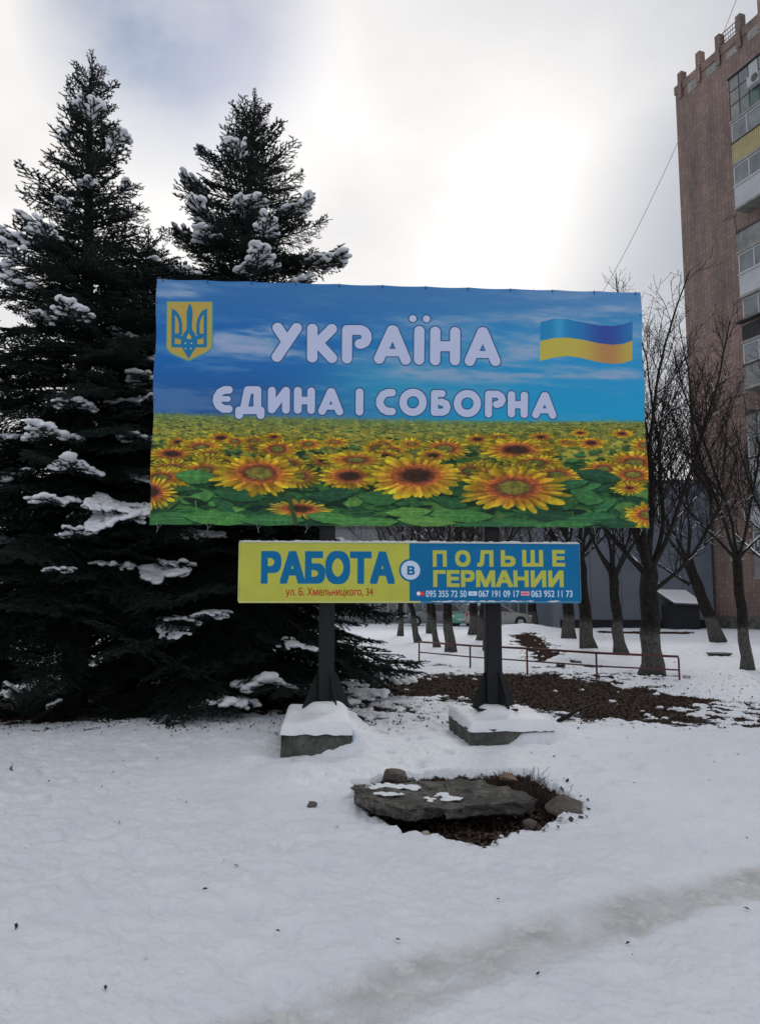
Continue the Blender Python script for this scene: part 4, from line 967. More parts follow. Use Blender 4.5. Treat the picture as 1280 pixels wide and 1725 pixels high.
def spruce(X, Y, H, zs, rs, label, seed, lean=0, snowy=.3, nb=170, z0=1.05, skirt=10):
    r = random.Random(seed); t = empty('spruce_tree', (X, Y, 0), 0, label, 'tree', 'snowy spruces behind the billboard')
    pts = [(lean * (k / 12) ** 1.5 + .02 * math.sin(k), .02 * math.cos(k * 1.3), -.1 + (H + .1 - .4) * k / 12) for k in range(13)]
    MB().tube(pts, [.19 * (1 - k / 12.6) ** .85 + .012 for k in range(13)], 10).build('trunk', BARKS, t, True)
    tx = lambda z: lean * (max(0, z) / H) ** 1.5
    o = link('leader', LEAD[0], None, t); o.location = (tx(H), 0, H - .5); o.rotation_euler = (0, -math.pi / 2, 0)
    for k in range(4):
        o = link('leader', LEAD[0], None, t); a = k * 1.7 + seed; o.location = (tx(H - .6), 0, H - .75 - .12 * k); o.rotation_euler = (0, -math.radians(50), a); o.scale = (.5,) * 3
    for k in range(nb):
        f = (k + .5) / nb; z = z0 + (H - .55 - z0) * (1 - (1 - f) ** 1.12) ; z = z0 + (H - .45 - z0) * (f ** 1.0 * .55 + f ** 2 * .45)
        R = np.interp(z, zs, rs) * r.uniform(.68, 1.12); az = k * 2.399963 + r.uniform(-.35, .35)
        hf = z / H; key = 's' if R < .8 else 'm' if R < 1.42 else 'l' if R < 2.15 else 'x'
        Ls, me, sn = CLS[key][r.randrange(len(CLS[key]))]; s = R / Ls
        tilt = math.radians(-14 + 52 * hf ** 1.6 + r.uniform(-7, 7))
        o = link('branch', me, None, t); o.location = (tx(z), 0, z); o.rotation_euler = (r.uniform(-.35, .35), -tilt, az); o.scale = (s, s * r.uniform(.9, 1.15), s)
        fr = .5 - .5 * math.sin(az + .3)      # side that faces the viewer
        if sn is not None and R > .62 and r.random() < 1.1 * snowy * (.30 + .7 * fr) * (1.0 if .3 < hf < .88 else .40):
            q = link('snow_patch', sn[r.choice((0, 1, 1, 2, 2))], None, o)
    for k in range(skirt):      # low skirt of boughs that droops to the snow
        Ls, me, sn = CLS['x' if rs[0] > 2.2 else 'l'][k % 3]; az = k * 2.399963; s = rs[0] * r.uniform(.72, 1.0) / Ls; z = r.uniform(.5, 1.05)
        o = link('branch', me, None, t); o.location = (0, 0, z); o.rotation_euler = (r.uniform(-.2, .2), math.radians(r.uniform(2, 9)) * (z / .8), az); o.scale = (s, s, s * .8)
        if r.random() < .08: link('snow_patch', sn[1], None, o)
    for k in range(14):
        Ls, me, sn = DEAD[k % 2]; o = link('dead_branch', me, None, t); z = z0 - .5 + .9 * r.random(); o.location = (0, 0, z); s = r.uniform(.7, 1.6); o.rotation_euler = (r.uniform(-.5, .5), r.uniform(-.1, .35), r.random() * 6.28); o.scale = (s, s, s)
    return t
def bough(t, px, py, Y, key, var, k=0, s=None):
    """one more snow-laden bough of tree t, its tip at a chosen place in the crown"""
    x, y, z = AT(px, py, Y); dx, dy = x - t.location.x, y - t.location.y; R = math.hypot(dx, dy); Ls, me, sn = CLS[key][k % len(CLS[key])]; s = R / Ls
    ez = {'m': .06, 'l': -.05, 'x': -.12}[key] * R
    o = link('branch', me, None, t); o.location = (0, 0, z - ez); o.rotation_euler = (0, 0, math.atan2(dy, dx)); o.scale = (s, s, s); link('snow_patch', sn[var], None, o)
tA = spruce(*TREE_A, 10.35, [0, 1, 2.5, 4.5, 5.5, 6.6, 7.2, 7.9, 8.8, 9.5, 10.2, 10.6], [2.5, 2.55, 2.3, 2.1, 1.85, 1.6, 1.3, .98, .76, .52, .25, .15], 'tallest dark spruce at the left with a slender pointed top', 3, lean=-.12, nb=255, snowy=.24, z0=1.35, skirt=5)
tB = spruce(*TREE_B, 10.65, [0, 1, 2.5, 4.5, 6.0, 7.2, 8.2, 9.0, 9.7, 10.3, 10.8], [3.2, 3.5, 2.9, 2.45, 2.05, 1.65, 1.32, 1.05, .66, .28, .15], 'bushy dark spruce whose top rises straight above the banner corner with the shield', 5, lean=.32, snowy=.36, nb=265, skirt=14)
spruce(*TREE_C, 8.6, [0, 1, 3, 5, 6.5, 7.6, 8.6], [2.3, 2.4, 2.2, 1.8, 1.2, .8, .2], 'shorter spruce half hidden between the two tall spruces', 8, lean=.15, snowy=.30, nb=200, z0=1.5, skirt=0)
spruce(*TREE_D, 7.6, [0, 1, 3, 5, 6.5, 7.6], [2.2, 2.4, 2.2, 1.8, 1.0, .2], 'spruce cut off by the left edge of the picture with snowy boughs', 12, snowy=.30, nb=180, z0=.7)
for q in ((110, 668, 10.4, 'l', 0, 0), (60, 838, 9.9, 'x', 1, 1), (130, 775, 10.1, 'l', 1, 2), (118, 893, 10.2, 'l', 2, 0), (85, 958, 10.1, 'x', 2, 2), (60, 385, 10.9, 'm', 1, 1), (145, 300, 11.2, 'm', 1, 3), (5, 470, 10.8, 'l', 1, 1)): bough(tA, *q)
for q in ((215, 628, 11.2, 'x', 0, 0), (200, 735, 11.0, 'x', 1, 1), (195, 560, 11.8, 'l', 1, 2), (150, 950, 11.0, 'x', 2, 0), (280, 1045, 10.9, 'x', 2, 1), (340, 1035, 10.8, 'x', 2, 2), (375, 1190, 10.6, 'x', 1, 0), (470, 1150, 11.0, 'l', 1, 2), (255, 440, 11.9, 'l', 0, 1), (345, 385, 12.1, 'm', 1, 0), (580, 430, 12.6, 'l', 1, 0), (330, 250, 12.8, 'm', 2, 2), (430, 330, 12.3, 'm', 0, 3)): bough(tB, *q)
# small seedling by the left edge
sd_ = empty('young_spruce', (*G(55, 1222), 0), 0, 'tiny snow dusted young spruce on the ground at far left', 'sapling')
for k in range(14):
    Ls, me, sn = CLS['s'][k % 4]; o = link('branch', me, None, sd_); o.location = (0, 0, .05 + .02 * k); o.rotation_euler = (0, -.35, k * 2.4); o.scale = (.75,) * 3
    if k % 4 == 0: link('snow_patch', sn[1], None, o)

# ------------------------------------------------------------ bare trees
BARK = bpy.data.materials.new('limewashed_bark'); BARK.use_nodes = True; nt = BARK.node_tree; pb = nt.nodes['Principled BSDF']
tcn = N('ShaderNodeTexCoord'); sz = N('ShaderNodeSeparateXYZ'); L(tcn.outputs['Object'], sz.inputs[0])
dk = ramp(noi(9, 6, .7), (.010, .009, .008), (.034, .029, .025)); wl = ramp(noi(14, 6, .75), (.045, .04, .036), (.15, .145, .135), .38, .68)
lim = M('MULTIPLY', M('SUBTRACT', M('ADD', .85, M('MULTIPLY', noi(4, 6, .7), .55)), sz.outputs[2]), 5.0, True)
oi = N('ShaderNodeObjectInfo'); lim = M('MULTIPLY', lim, 1.0)
L(MixC(lim, dk, wl), pb.inputs['Base Color']); pb.inputs['Roughness'].default_value = .9; pb.inputs['Specular IOR Level'].default_value = .15
mp = N('ShaderNodeMapping'); mp.inputs['Scale'].default_value = (1, 1, .25); L(tcn.outputs['Object'], mp.inputs[0])
bn = N('ShaderNodeTexNoise'); bn.inputs['Scale'].default_value = 30; bn.inputs['Detail'].default_value = 5; L(mp.outputs[0], bn.inputs[0])
bp = N('ShaderNodeBump'); bp.inputs['Distance'].default_value = .03; L(bn.outputs[0], bp.inputs['Height']); L(bp.outputs[0], pb.inputs['Normal'])
DARKB = mat('dark_bark', (.010, .009, .008), .9, base2=(.028, .024, .021), scale=10, bump=.01, bscale=40)
TWIG = mat('twig_bark', (.022, .017, .016), .85, spec=.15)
WHITEB = mat('bright_limewash', (.30, .30, .30), .9, base2=(.42, .42, .42), scale=6)
def bare_tree(X, Y, label, seed, r0=.24, fork=1.7, lean=(0, 0), limbs=None, H=8.5, dens=1.0, snow=1.0, name='bare_tree', detail=2, spread=.45, mats=None):
    rg = random.Random(seed); z0 = hz(X, Y) - .06; t = empty(name, (X, Y, z0), 0, label, 'tree', 'bare trees with limewashed trunks')
    n = 7; tp = []; rad_ = []
    for k in range(n + 1):
        f = k / n; tp.append(Vector((lean[0] * f + .03 * math.sin(k * 2 + seed), lean[1] * f + .03 * math.cos(k * 1.7 + seed), (fork + .25) * f)))
        rad_.append(r0 * (1 + .5 * math.exp(-f * 9)) * (1 - .16 * f) * (1 + .05 * math.sin(k * 3.1 + seed)))
    ax_ = (tp[-1] - tp[-2]).normalized(); tp2 = tp + [tp[-1] + ax_ * r0 * .7, tp[-1] + ax_ * r0 * 1.3, tp[-1] + ax_ * r0 * 1.6]; rad2 = rad_ + [rad_[-1] * .86, rad_[-1] * .58, rad_[-1] * .2]
    m = MB(); m.tube(tp2, rad2, 14); tr = m.build('trunk', mats or BARK, t, True)
    v = np.array([q.co[:] for q in tr.data.vertices]); nn = (fbm(np.arctan2(v[:, 1], v[:, 0]) * 2.5 + 9, v[:, 2] * 1.5, 3, seed) - .5) * .22
    c = np.array([[np.interp(z, [p.z for p in tp], [p.x for p in tp]), np.interp(z, [p.z for p in tp], [p.y for p in tp]), z] for z in v[:, 2]])
    v = c + (v - c) * (1 + nn[:, None]); tr.data.vertices.foreach_set('co', v.astype(np.float32).ravel())
    topp = tp[-1] + Vector((0, 0, 0)); T0 = []; T1 = []; TR0 = []; TR1 = []; SN = []
    def path(p, d, L_, r_a, r_b, step, wob, up, prefer=None):
        P = [p]; k = max(2, int(L_ / step)); d = d.normalized(); rr = [r_a]
        for q in range(k):
            d = (d + Vector((rg.gauss(0, wob), rg.gauss(0, wob), rg.gauss(0, wob * .7) + up))).normalized(); P.append(P[-1] + d * (L_ / k)); rr.append(r_a + (r_b - r_a) * ((q + 1) / k) ** .8)
        return P, rr
    def snowon(P, rr, pr):
        run = 0
        for a, b, ra in zip(P[:-1], P[1:], rr):
            d = b - a; 
            if abs(d.z) / (d.length + 1e-6) < .74 and ra > .007 and rg.random() < pr: SN.append((a, b, ra))
    def add(P, rr):
        for a, b, ra, rb in zip(P[:-1], P[1:], rr[:-1], rr[1:]): T0.append(a); T1.append(b); TR0.append(max(ra, .0032)); TR1.append(max(rb, .0026))
    def along(P, f):
        x = f * (len(P) - 1); i = min(int(x), len(P) - 2); return P[i].lerp(P[i + 1], x - i), (P[i + 1] - P[i]).normalized()
    def side(d, ang):
        a = d.cross(Vector((rg.gauss(0, 1), rg.gauss(0, 1), rg.gauss(0, 1)))).normalized(); return (d * math.cos(ang) + a * math.sin(ang)).normalized()
    lim_ = limbs or [(360 * k / 5 + rg.uniform(-25, 25), rg.uniform(35, 68), rg.uniform(.75, 1.0), rg.uniform(-.55, 0)) for k in range(5)] + [(rg.uniform(0, 360), 82, 1.0, 0)]
    for (az, el, lf_, dz) in lim_:
        az = math.radians(az); el_ = math.radians(el); L_ = (H - fork) * lf_; d = Vector((math.cos(az) * math.cos(el_), math.sin(az) * math.cos(el_), math.sin(el_)))
        st_ = topp + Vector((0, 0, dz)); ra = r0 * rg.uniform(.27, .38) * (.7 + .3 * lf_)
        P, rr = path(st_, d, L_, ra, .012, .28, .055, .028 if el > 50 else .055)
        m = MB(); m.tube(P, [q * (1.45 if k_ == 0 else 1.15 if k_ == 1 else 1) for k_, q in enumerate(rr)], 8); m.build('limb', DARKB, t, True); snowon(P, rr, .92 * snow)
        s = .16
        while s < .97:
            p, dd = along(P, s); rb = max(.006, rr[min(int(s * len(rr)), len(rr) - 1)] * .42); l2 = (.50 * L_ * (1 - s) + .5) * rg.uniform(.55, 1.1)
            d2 = side(dd, rg.uniform(.5, 1.0)); d2 = (d2 + Vector((0, 0, .30))).normalized(); P2, r2 = path(p, d2, l2, rb, .006, .16, .085, .05); add(P2, r2); snowon(P2, r2, .5 * snow)
            q = .12
            while q < .99:
                p3, d3 = along(P2, q); l3 = (.36 * l2 * (1 - q) + .28) * rg.uniform(.5, 1.1); dd3 = side(d3, rg.uniform(.5, .95)); dd3 = (dd3 + Vector((0, 0, .2))).normalized()
                P3, r3 = path(p3, dd3, l3, min(rb * .5, .010), .0045, .12, .12, .05); add(P3, r3)
                if detail > 1:
                    w = .15
                    while w < 1.0:
                        p4, d4 = along(P3, w); P4, r4 = path(p4, (side(d4, rg.uniform(.5, 1)) + Vector((0, 0, .1))).normalized(), rg.uniform(.10, .36), .005, .0035, .1, .15, .04); add(P4, r4); w += rg.uniform(.14, .3) / max(l3, .3) * .75 / dens
                q += rg.uniform(.16, .30) / max(l2, .4) / dens
            s += rg.uniform(.16, .32) / max(L_, 1) / dens
    V_, F_ = seg_prisms([tuple(a) for a in T0], [tuple(a) for a in T1], TR0, TR1, 3); cr = link('crown', npmesh('crown', V_, F_), TWIG, t); cr['kind'] = 'stuff'
    if SN:
        m = MB()
        for a, b, ra in SN:
            o = Vector((0, 0, ra * .75)); w = min(ra * .80, .05) * rg.uniform(.8, 1.15); e = (b - a) * .08; m.tube([a + o - e, (a + b) / 2 + o * 1.12, b + o + e], [w * .85, w, w * .7], 6, True, .75)
        q = m.build('snow_on_limbs', SNOW, t, True); q['kind'] = 'stuff'
    return t, len(T0)
nseg = 0
def BT(px, py, *a, **k):
    global nseg
    X, Y = G(px, py); o, c = bare_tree(X, Y, *a, **k); nseg += c; return o
BT(1098, 1139, 'thickest bare tree standing just behind the right end of the railing', 31, r0=.225, fork=2.0, H=9.3, dens=1.05,
   limbs=[(2, 30, .62, -.35), (182, 38, .55, .0), (95, 62, .85, 0), (60, 84, 1.0, .1), (150, 70, 1.0, .05), (20, 66, .95, 0), (350, 54, .8, .1), (200, 60, .8, .1), (250, 72, .9, 0), (120, 80, .95, 0)])
BT(1258, 1131, 'slim bare tree nearest the right edge with a forked crown', 32, r0=.125, fork=2.35, H=8.4, dens=1.2, lean=(-.12, 0),
   limbs=[(175, 48, .95, 0), (8, 52, .8, .0), (90, 80, 1, 0), (200, 70, 1.0, 0), (330, 66, .8, 0)])
BT(1044, 1101, 'bare tree between the thick railing tree and the small sign', 33, r0=.17, fork=2.4, H=9.5, lean=(-.15, 0), detail=2)
BT(990, 1094, 'dark stout bare tree at the right end of the small sign', 34, r0=.21, fork=3.0, H=10, lean=(-.2, 0), detail=2, dens=.9)
BT(958, 1077, 'bare tree with pale trunk foot in front of the shop door', 35, r0=.25, fork=3.0, H=10, detail=1, dens=.8)
BT(1211, 1083, 'leaning bare tree with a pale foot in front of the brown tower', 36, r0=.24, fork=3.0, H=8.5, lean=(-1.1, 0), detail=1, dens=1.0, limbs=[(178, 22, .55, -.9), (170, 50, .8, -.1), (60, 70, .9, 0), (120, 60, .9, 0), (20, 55, .7, 0)])
BT(897, 1057, 'bare tree with white foot beside the front of the silver car', 37, r0=.28, fork=3.0, H=9, detail=1, dens=.7)
BT(759, 1101, 'widest bare trunk behind the left part of the railing', 38, r0=.155, fork=2.6, H=9, detail=2, lean=(-.2, 0), dens=.8, snow=.5)
BT(735, 1093, 'mottled bare trunk just left of the widest trunk behind the railing', 39, r0=.10, fork=2.4, H=8, detail=1, lean=(-.25, 0), dens=.8, snow=.5)
BT(704, 1084, 'bare trunk leaning left in front of the grey hatchback wheel', 40, r0=.115, fork=2.6, H=8, detail=1, lean=(-.5, 0), dens=.8, snow=.5)
BT(723, 1069, 'thin distant bare trunk in front of the grey hatchback', 41, r0=.13, fork=2.8, H=8, detail=1, dens=.7, snow=.5)
BT(675, 1073, 'thin bare trunk close to the spruce bough tips', 42, r0=.12, fork=2.6, H=8, detail=1, dens=.7, snow=.5)
BT(798, 1071, 'trunk with bright white foot in front of the green car', 43, r0=.21, fork=3.0, H=8, detail=1, dens=.7, snow=.5)
BT(809, 1081, 'crooked dark trunk leaning right beside the white footed trunk', 44, r0=.15, fork=2.8, H=8, detail=1, lean=(.3, 0), dens=.7, snow=.5)
BT(821, 1098, 'bare trunk mostly hidden behind the right billboard post', 45, r0=.14, fork=2.6, H=8, detail=1, dens=.8, snow=.5)
BT(1330, 1090, 'bare tree just past the right edge whose twigs reach into view', 46, r0=.2, fork=2.6, H=9, detail=1, lean=(-.2, 0), dens=1.0)

# ------------------------------------------------------------ parked cars
TYRE = mat('tyre', (.015, .015, .016), .8); RIM = mat('alloy_rim', (.35, .36, .37), .35, metal=.7); CGL = mat('car_glass', (.012, .014, .016), .1, spec=.6); LAMP = mat('lamp_lens', (.5, .5, .5), .2); RLAMP = mat('red_lens', (.3, .02, .02), .3); CHR = mat('dark_trim', (.02, .02, .02), .5)
def car(X, Y, rz, paint, label, snow_roof=True):
    t = empty('parked_car', (X, Y, hz(X, Y)), rz, label, 'car', 'cars parked by the shop building')
    # stations along x (front +x): x, half width, belt z
    prof = [(-2.12, .62), (-2.10, .86), (-1.95, .98), (-1.45, 1.02), (-.6, .98), (.5, .96), (1.05, .94), (1.75, .84), (2.05, .72), (2.14, .55)]
    bot = [.34, .26, .22, .20, .20, .20, .20, .22, .26, .32]; hw = [.66, .76, .82, .85, .86, .86, .85, .80, .74, .62]
    V_ = []; Fc = []; nx = len(prof)
    for (x, zt), zb, w in zip(prof, bot, hw):
        ring = [(-w * .92, zb), (-w, zb + .14), (-w, (zb + zt) / 2), (-w * .97, zt - .07), (-w * .88, zt), (w * .88, zt), (w * .97, zt - .07), (w, (zb + zt) / 2), (w, zb + .14), (w * .92, zb)]
        V_ += [(x, a, b) for a, b in ring]
    for k in range(nx - 1):
        for q in range(10): Fc.append((k * 10 + q, k * 10 + (q + 1) % 10, (k + 1) * 10 + (q + 1) % 10, (k + 1) * 10 + q))
    Fc += [tuple(range(10))[::-1], tuple((nx - 1) * 10 + q for q in range(10))]
    m = MB(); m.add(V_, Fc); b = m.build('body', paint, t, True); fixnormals(b.data)
    # greenhouse
    cab = [(-1.98, .98, .74), (-1.45, 1.40, .62), (-.6, 1.50, .60), (.15, 1.47, .60), (1.05, .95, .74)]
    V_ = []; Fc = []
    for x, zt, w in cab:
        zb = np.interp(x, [p[0] for p in prof], [p[1] for p in prof]) - .03
        V_ += [(x, -.76, zb), (x, -w, zt), (x, w, zt), (x, .76, zb)]
    for k in range(4):
        for q in range(3): Fc.append((k * 4 + q, k * 4 + q + 1, (k + 1) * 4 + q + 1, (k + 1) * 4 + q))
    m = MB(); m.add(V_, Fc); b = m.build('cabin', paint, t); fixnormals(b.data)
    for s in (-1, 1):
        for (xa, xb, xc, xd) in ((-1.35, -.55, -.55, -1.62), (-.47, .12, .78, -.47)):
            zt = lambda x: float(np.interp(x, [c[0] for c in cab], [c[1] for c in cab])) - .07
            wt = lambda x: float(np.interp(x, [c[0] for c in cab], [c[2] for c in cab]))
            P = [(xa, s * (wt(xa) + .035), zt(xa)), (xb, s * (wt(xb) + .035), zt(xb)), (xc, s * .785, 1.01), (xd, s * .785, 1.03)]
            m = MB(); Q = [(a, b_ - s * .02, c) for a, b_, c in P]; m.add(P + Q, [(0, 1, 2, 3), (7, 6, 5, 4)] + [(i_, (i_ + 1) % 4, 4 + (i_ + 1) % 4, 4 + i_) for i_ in range(4)]); m.build('side_window', CGL, t)
        m = MB(); m.bevbox((.62, s * .84 - .08, 1.0), (.80, s * .84 + .08, 1.12), .03); m.build('mirror', paint, t)
        for xh in (-.75, .25): MB().box((xh, s * .862 - .008, .80), (xh + .16, s * .862 + .008, .83)).build('door_handle', CHR, t)
        MB().box((-.515, s * .861 - .002, .3), (-.505, s * .861 + .002, .97)).build('door_seam', CHR, t)
        m = MB(); m.bevbox((1.82, s * .60 - .14, .60), (2.10, s * .60 + .14, .76), .03); m.build('headlight', LAMP, t)
        m = MB(); m.bevbox((-2.13, s * .66 - .10, .66), (-1.98, s * .66 + .12, .92), .03); m.build('tail_light', RLAMP, t)
        for xw in (-1.32, 1.32):
            m = MB(); m.tube([(xw, s * .70, .32), (xw, s * .875, .32)], .375, 20); m.build('wheel_arch', CHR, t)
            m = MB(); m.tube([(xw, s * .68, .31), (xw, s * .885, .31)], .31, 22); wh = m.build('wheel', TYRE, t)
            m = MB(); m.tube([(xw, s * .88, .31), (xw, s * .893, .31)], .20, 14); m.build('rim', RIM, wh)
    def glass4(P, nm):
        m = MB(); c = Vector((0, 0, 0)); Q = [(a, b_, c_ - .02) for a, b_, c_ in P]; m.add(P + Q, [(0, 1, 2, 3), (7, 6, 5, 4)] + [(i_, (i_ + 1) % 4, 4 + (i_ + 1) % 4, 4 + i_) for i_ in range(4)]); fixnormals(m.build(nm, CGL, t).data)
    glass4([(.25, -.54, 1.44), (.25, .54, 1.44), (1.0, .66, 1.005), (1.0, -.66, 1.005)], 'windscreen'); glass4([(-1.50, -.54, 1.39), (-1.50, .54, 1.39), (-1.90, .64, 1.08), (-1.90, -.64, 1.08)], 'rear_window')
    MB().bevbox((2.09, -.26, .42), (2.16, .26, .53), .01).build('number_plate', LAMP, t); MB().bevbox((-2.16, -.26, .5), (-2.09, .26, .61), .01).build('number_plate', LAMP, t)
    if snow_roof:
        bl = [(random.uniform(-1.5, .1), random.uniform(-.45, .45), 1.46, .22, .16, .055) for _ in range(46)]; link('snow_on_roof', blob_union('snow_on_roof', bl, .03, SNOW), None, t)
def paint(n, c): return mat(n, c, .35, spec=.5)
xg = AT(733, 1050, 54.5)[0]; car(xg, 54.5, math.pi - .05, paint('grey_paint', (.16, .165, .18)), 'grey hatchback facing left behind the thin trunks', False)
xg = AT(796, 1050, 54.5)[0]; car(xg, 54.5, math.pi + 1.1, paint('green_paint', (.10, .30, .24)), 'pale green car parked between the grey and silver cars')
xg = AT(838, 1050, 52.3)[0]; car(xg, 52.3, .04, paint('silver_paint', (.30, .29, .27)), 'silver beige car facing right next to the green car')

# ------------------------------------------------------------ railing
RED = mat('dull_red_rail_paint', (.085, .022, .022), .6, base2=(.13, .045, .04), scale=20)
pp = [G(706, 1118), G(792, 1127), G(888, 1139), G(1005, 1146), G(1144, 1148)]
rl = empty('railing', (*pp[2], 0), 0, 'low two bar dull red pipe railing on five posts across the snow', 'railing')
o0 = Vector((*pp[2], 0)); tops_ = [Vector((x, y, .50 + .0)) - o0 for x, y in pp]
Hs = [.57, .56, .60, .56, .50]; tops_ = [Vector((x, y, h)) - o0 for (x, y), h in zip(pp, Hs)]
for k, ((x, y), h) in enumerate(zip(pp, Hs)):
    m = MB(); m.tube([(x - o0.x, y - o0.y, -.15), (x - o0.x, y - o0.y, h - .022)], .021, 8); m.build('post', RED, rl, True)
for k in range(4):
    m = MB(); m.tube([tops_[k], tops_[k + 1]], .024, 8); m.build('top_rail', RED, rl, True)
    m = MB(); m.tube([tops_[k] - Vector((0, 0, .27)), tops_[k + 1] - Vector((0, 0, .27))], .017, 7); m.build('middle_rail', RED, rl, True)

# ------------------------------------------------------------ broken slab over the hole, stones, weeds
SL = bpy.data.materials.new('wet_slab_concrete'); SL.use_nodes = True; nt = SL.node_tree; pb = nt.nodes['Principled BSDF']
c1 = ramp(noi(7, 9, .8), (.035, .031, .026), (.27, .255, .225), .40, .62); c1 = MixC(M('MULTIPLY', M('SUBTRACT', noi(2.3, 6, .7), .5), 7, True), c1, (.085, .078, .070))
L(c1, pb.inputs['Base Color']); pb.inputs['Roughness'].default_value = .75
bp = N('ShaderNodeBump'); bp.inputs['Distance'].default_value = .04; L(noi(16, 9, .85), bp.inputs['Height']); L(bp.outputs[0], pb.inputs['Normal'])
zt = .135
SLP = [G(*q, zt) for q in ((594, 1330), (601, 1346), (620, 1356), (655, 1362), (700, 1366), (742, 1362), (790, 1358), (850, 1349), (888, 1346), (900, 1338), (886, 1328), (850, 1322), (830, 1317), (812, 1312), (775, 1311), (742, 1314), (700, 1318), (655, 1322), (618, 1325))]
cx = sum(p[0] for p in SLP) / len(SLP); cy = sum(p[1] for p in SLP) / len(SLP)
slb = empty('broken_slab', (cx, cy, 0), 0, 'thick broken concrete slab lying over the dark hollow in the snow', 'concrete slab')
import bmesh
bm = bmesh.new(); vs = [bm.verts.new((x - cx, y - cy, zt)) for x, y in SLP]; f = bm.faces.new(vs)
r_ = bmesh.ops.extrude_face_region(bm, geom=[f])
for vv in [g for g in r_['geom'] if isinstance(g, bmesh.types.BMVert)]: vv.co.z -= .085; vv.co.x *= .97; vv.co.y *= .95
bmesh.ops.recalc_face_normals(bm, faces=bm.faces); bmesh.ops.bevel(bm, geom=[e for e in bm.edges], offset=.012, segments=2, affect='EDGES')
bmesh.ops.triangulate(bm, faces=bm.faces)
for _ in range(5): 
    lng = [e for e in bm.edges if e.calc_length() > .045]
    bmesh.ops.subdivide_edges(bm, edges=lng, cuts=1); bmesh.ops.triangulate(bm, faces=bm.faces)
for vv in bm.verts:
    c = vv.co; a = fbm(np.array([c.x * 12 + 3]), np.array([c.y * 12 + c.z * 9]), 4, 77)[0] - .5; b_ = fbm(np.array([c.x * 16]), np.array([c.z * 22 + c.y * 5]), 4, 79)[0] - .5
    vv.co += Vector((b_ * .13, b_ * .13, a * .06)); vv.co.z += -.03 * (vv.co.x / .7)
me = bpy.data.meshes.new('slab'); bm.to_mesh(me); bm.free(); link('slab', me, SL, slb)
def on(px, py, z=zt): x, y = G(px, py, z); return x - cx, y - cy
bl = []
for (px, py, nn_, sp_) in ((668, 1329, 22, 22), (693, 1331, 14, 7), (758, 1346, 9, 10), (745, 1341, 7, 5), (655, 1343, 12, 14), (628, 1332, 8, 10), (720, 1349, 5, 6)):
    for _ in range(nn_ * 2):
        x, y = on(px + random.gauss(0, sp_ * .7), py + random.gauss(0, 1.3)); s_ = random.uniform(.008, .026); bl.append((x, y, zt - .03 * x / .7 + .006, s_ * 1.7, s_ * 1.5, s_ * .4))
link('snow_crumbs', blob_union('snow_crumbs', bl, .005, SNOW), None, slb)
ROCK = mat('rough_stone', (.07, .06, .052), .9, base2=(.16, .14, .125), scale=9, bump=.015, bscale=24)
def rock(X, Y, z, sx, sy, sz_, rz, label, seed, m=ROCK, name='stone', facets=True, snow=False):
    r3 = np.random.default_rng(seed + 60); b3 = bmesh.new(); pts = r3.normal(size=(17, 3)); pts /= np.linalg.norm(pts, axis=1, keepdims=True); pts = np.sign(pts) * np.abs(pts) ** .75 * r3.uniform(.85, 1.1, (17, 1)) * np.array([[sx, sy, sz_]])
    for p in pts: b3.verts.new(p)
    hull = bmesh.ops.convex_hull(b3, input=b3.verts); bmesh.ops.delete(b3, geom=[g for g in hull['geom_interior'] if isinstance(g, bmesh.types.BMVert)], context='VERTS')
    bmesh.ops.bevel(b3, geom=list(b3.edges), offset=min(sx, sy, sz_) * .12, segments=1, affect='EDGES'); bmesh.ops.triangulate(b3, faces=b3.faces)
    bmesh.ops.subdivide_edges(b3, edges=list(b3.edges), cuts=2, use_grid_fill=True)
    for q in b3.verts:
        a = fbm(np.array([q.co.x * 22 + seed]), np.array([q.co.y * 22 + q.co.z * 17]), 4, seed)[0] - .5; q.co *= 1 + .22 * a
    me = bpy.data.meshes.new(name); b3.to_mesh(me); b3.free()
    o = link(name, me, m); o.location = (X, Y, z); o.rotation_euler = (.1, .12, rz); tag(o, label, 'stone'); return o
x, y = G(664, 1318); rock(x, y, .05, .11, .09, .08, .3, 'dark brown stone behind the left end of the slab', 1)
x, y = G(951, 1376); rock(x, y + .05, .06, .155, .10, .085, -.35, 'large angular stone at the right end of the hollow', 2)
x, y = G(890, 1388); rock(x, y, -.01, .07, .06, .05, .8, 'small rounded grey stone inside the hollow', 3)
x, y = G(526, 1368); rock(x, y, .045, .045, .04, .035, .1, 'lone brownish stone poking out of the snow left of the slab', 4)
x, y = G(857, 1330); rock(x, y, .10, .08, .06, .04, .1, 'tan rubble lump resting at the back right of the slab', 5, mat('tan_stone', (.16, .11, .075), .9, base2=(.25, .19, .14), scale=12))
x, y = G(716, 1402); rock(x, y, -.02, .04, .035, .035, .1, 'pale chalky stone at the front rim of the hollow', 6, mat('pale_stone', (.3, .28, .22), .9, base2=(.42, .4, .33), scale=12))
x, y = G(918, 1402); rock(x, y, .02, .03, .03, .02, .1, 'tiny dark stone on the snow rim right of the hollow', 7)
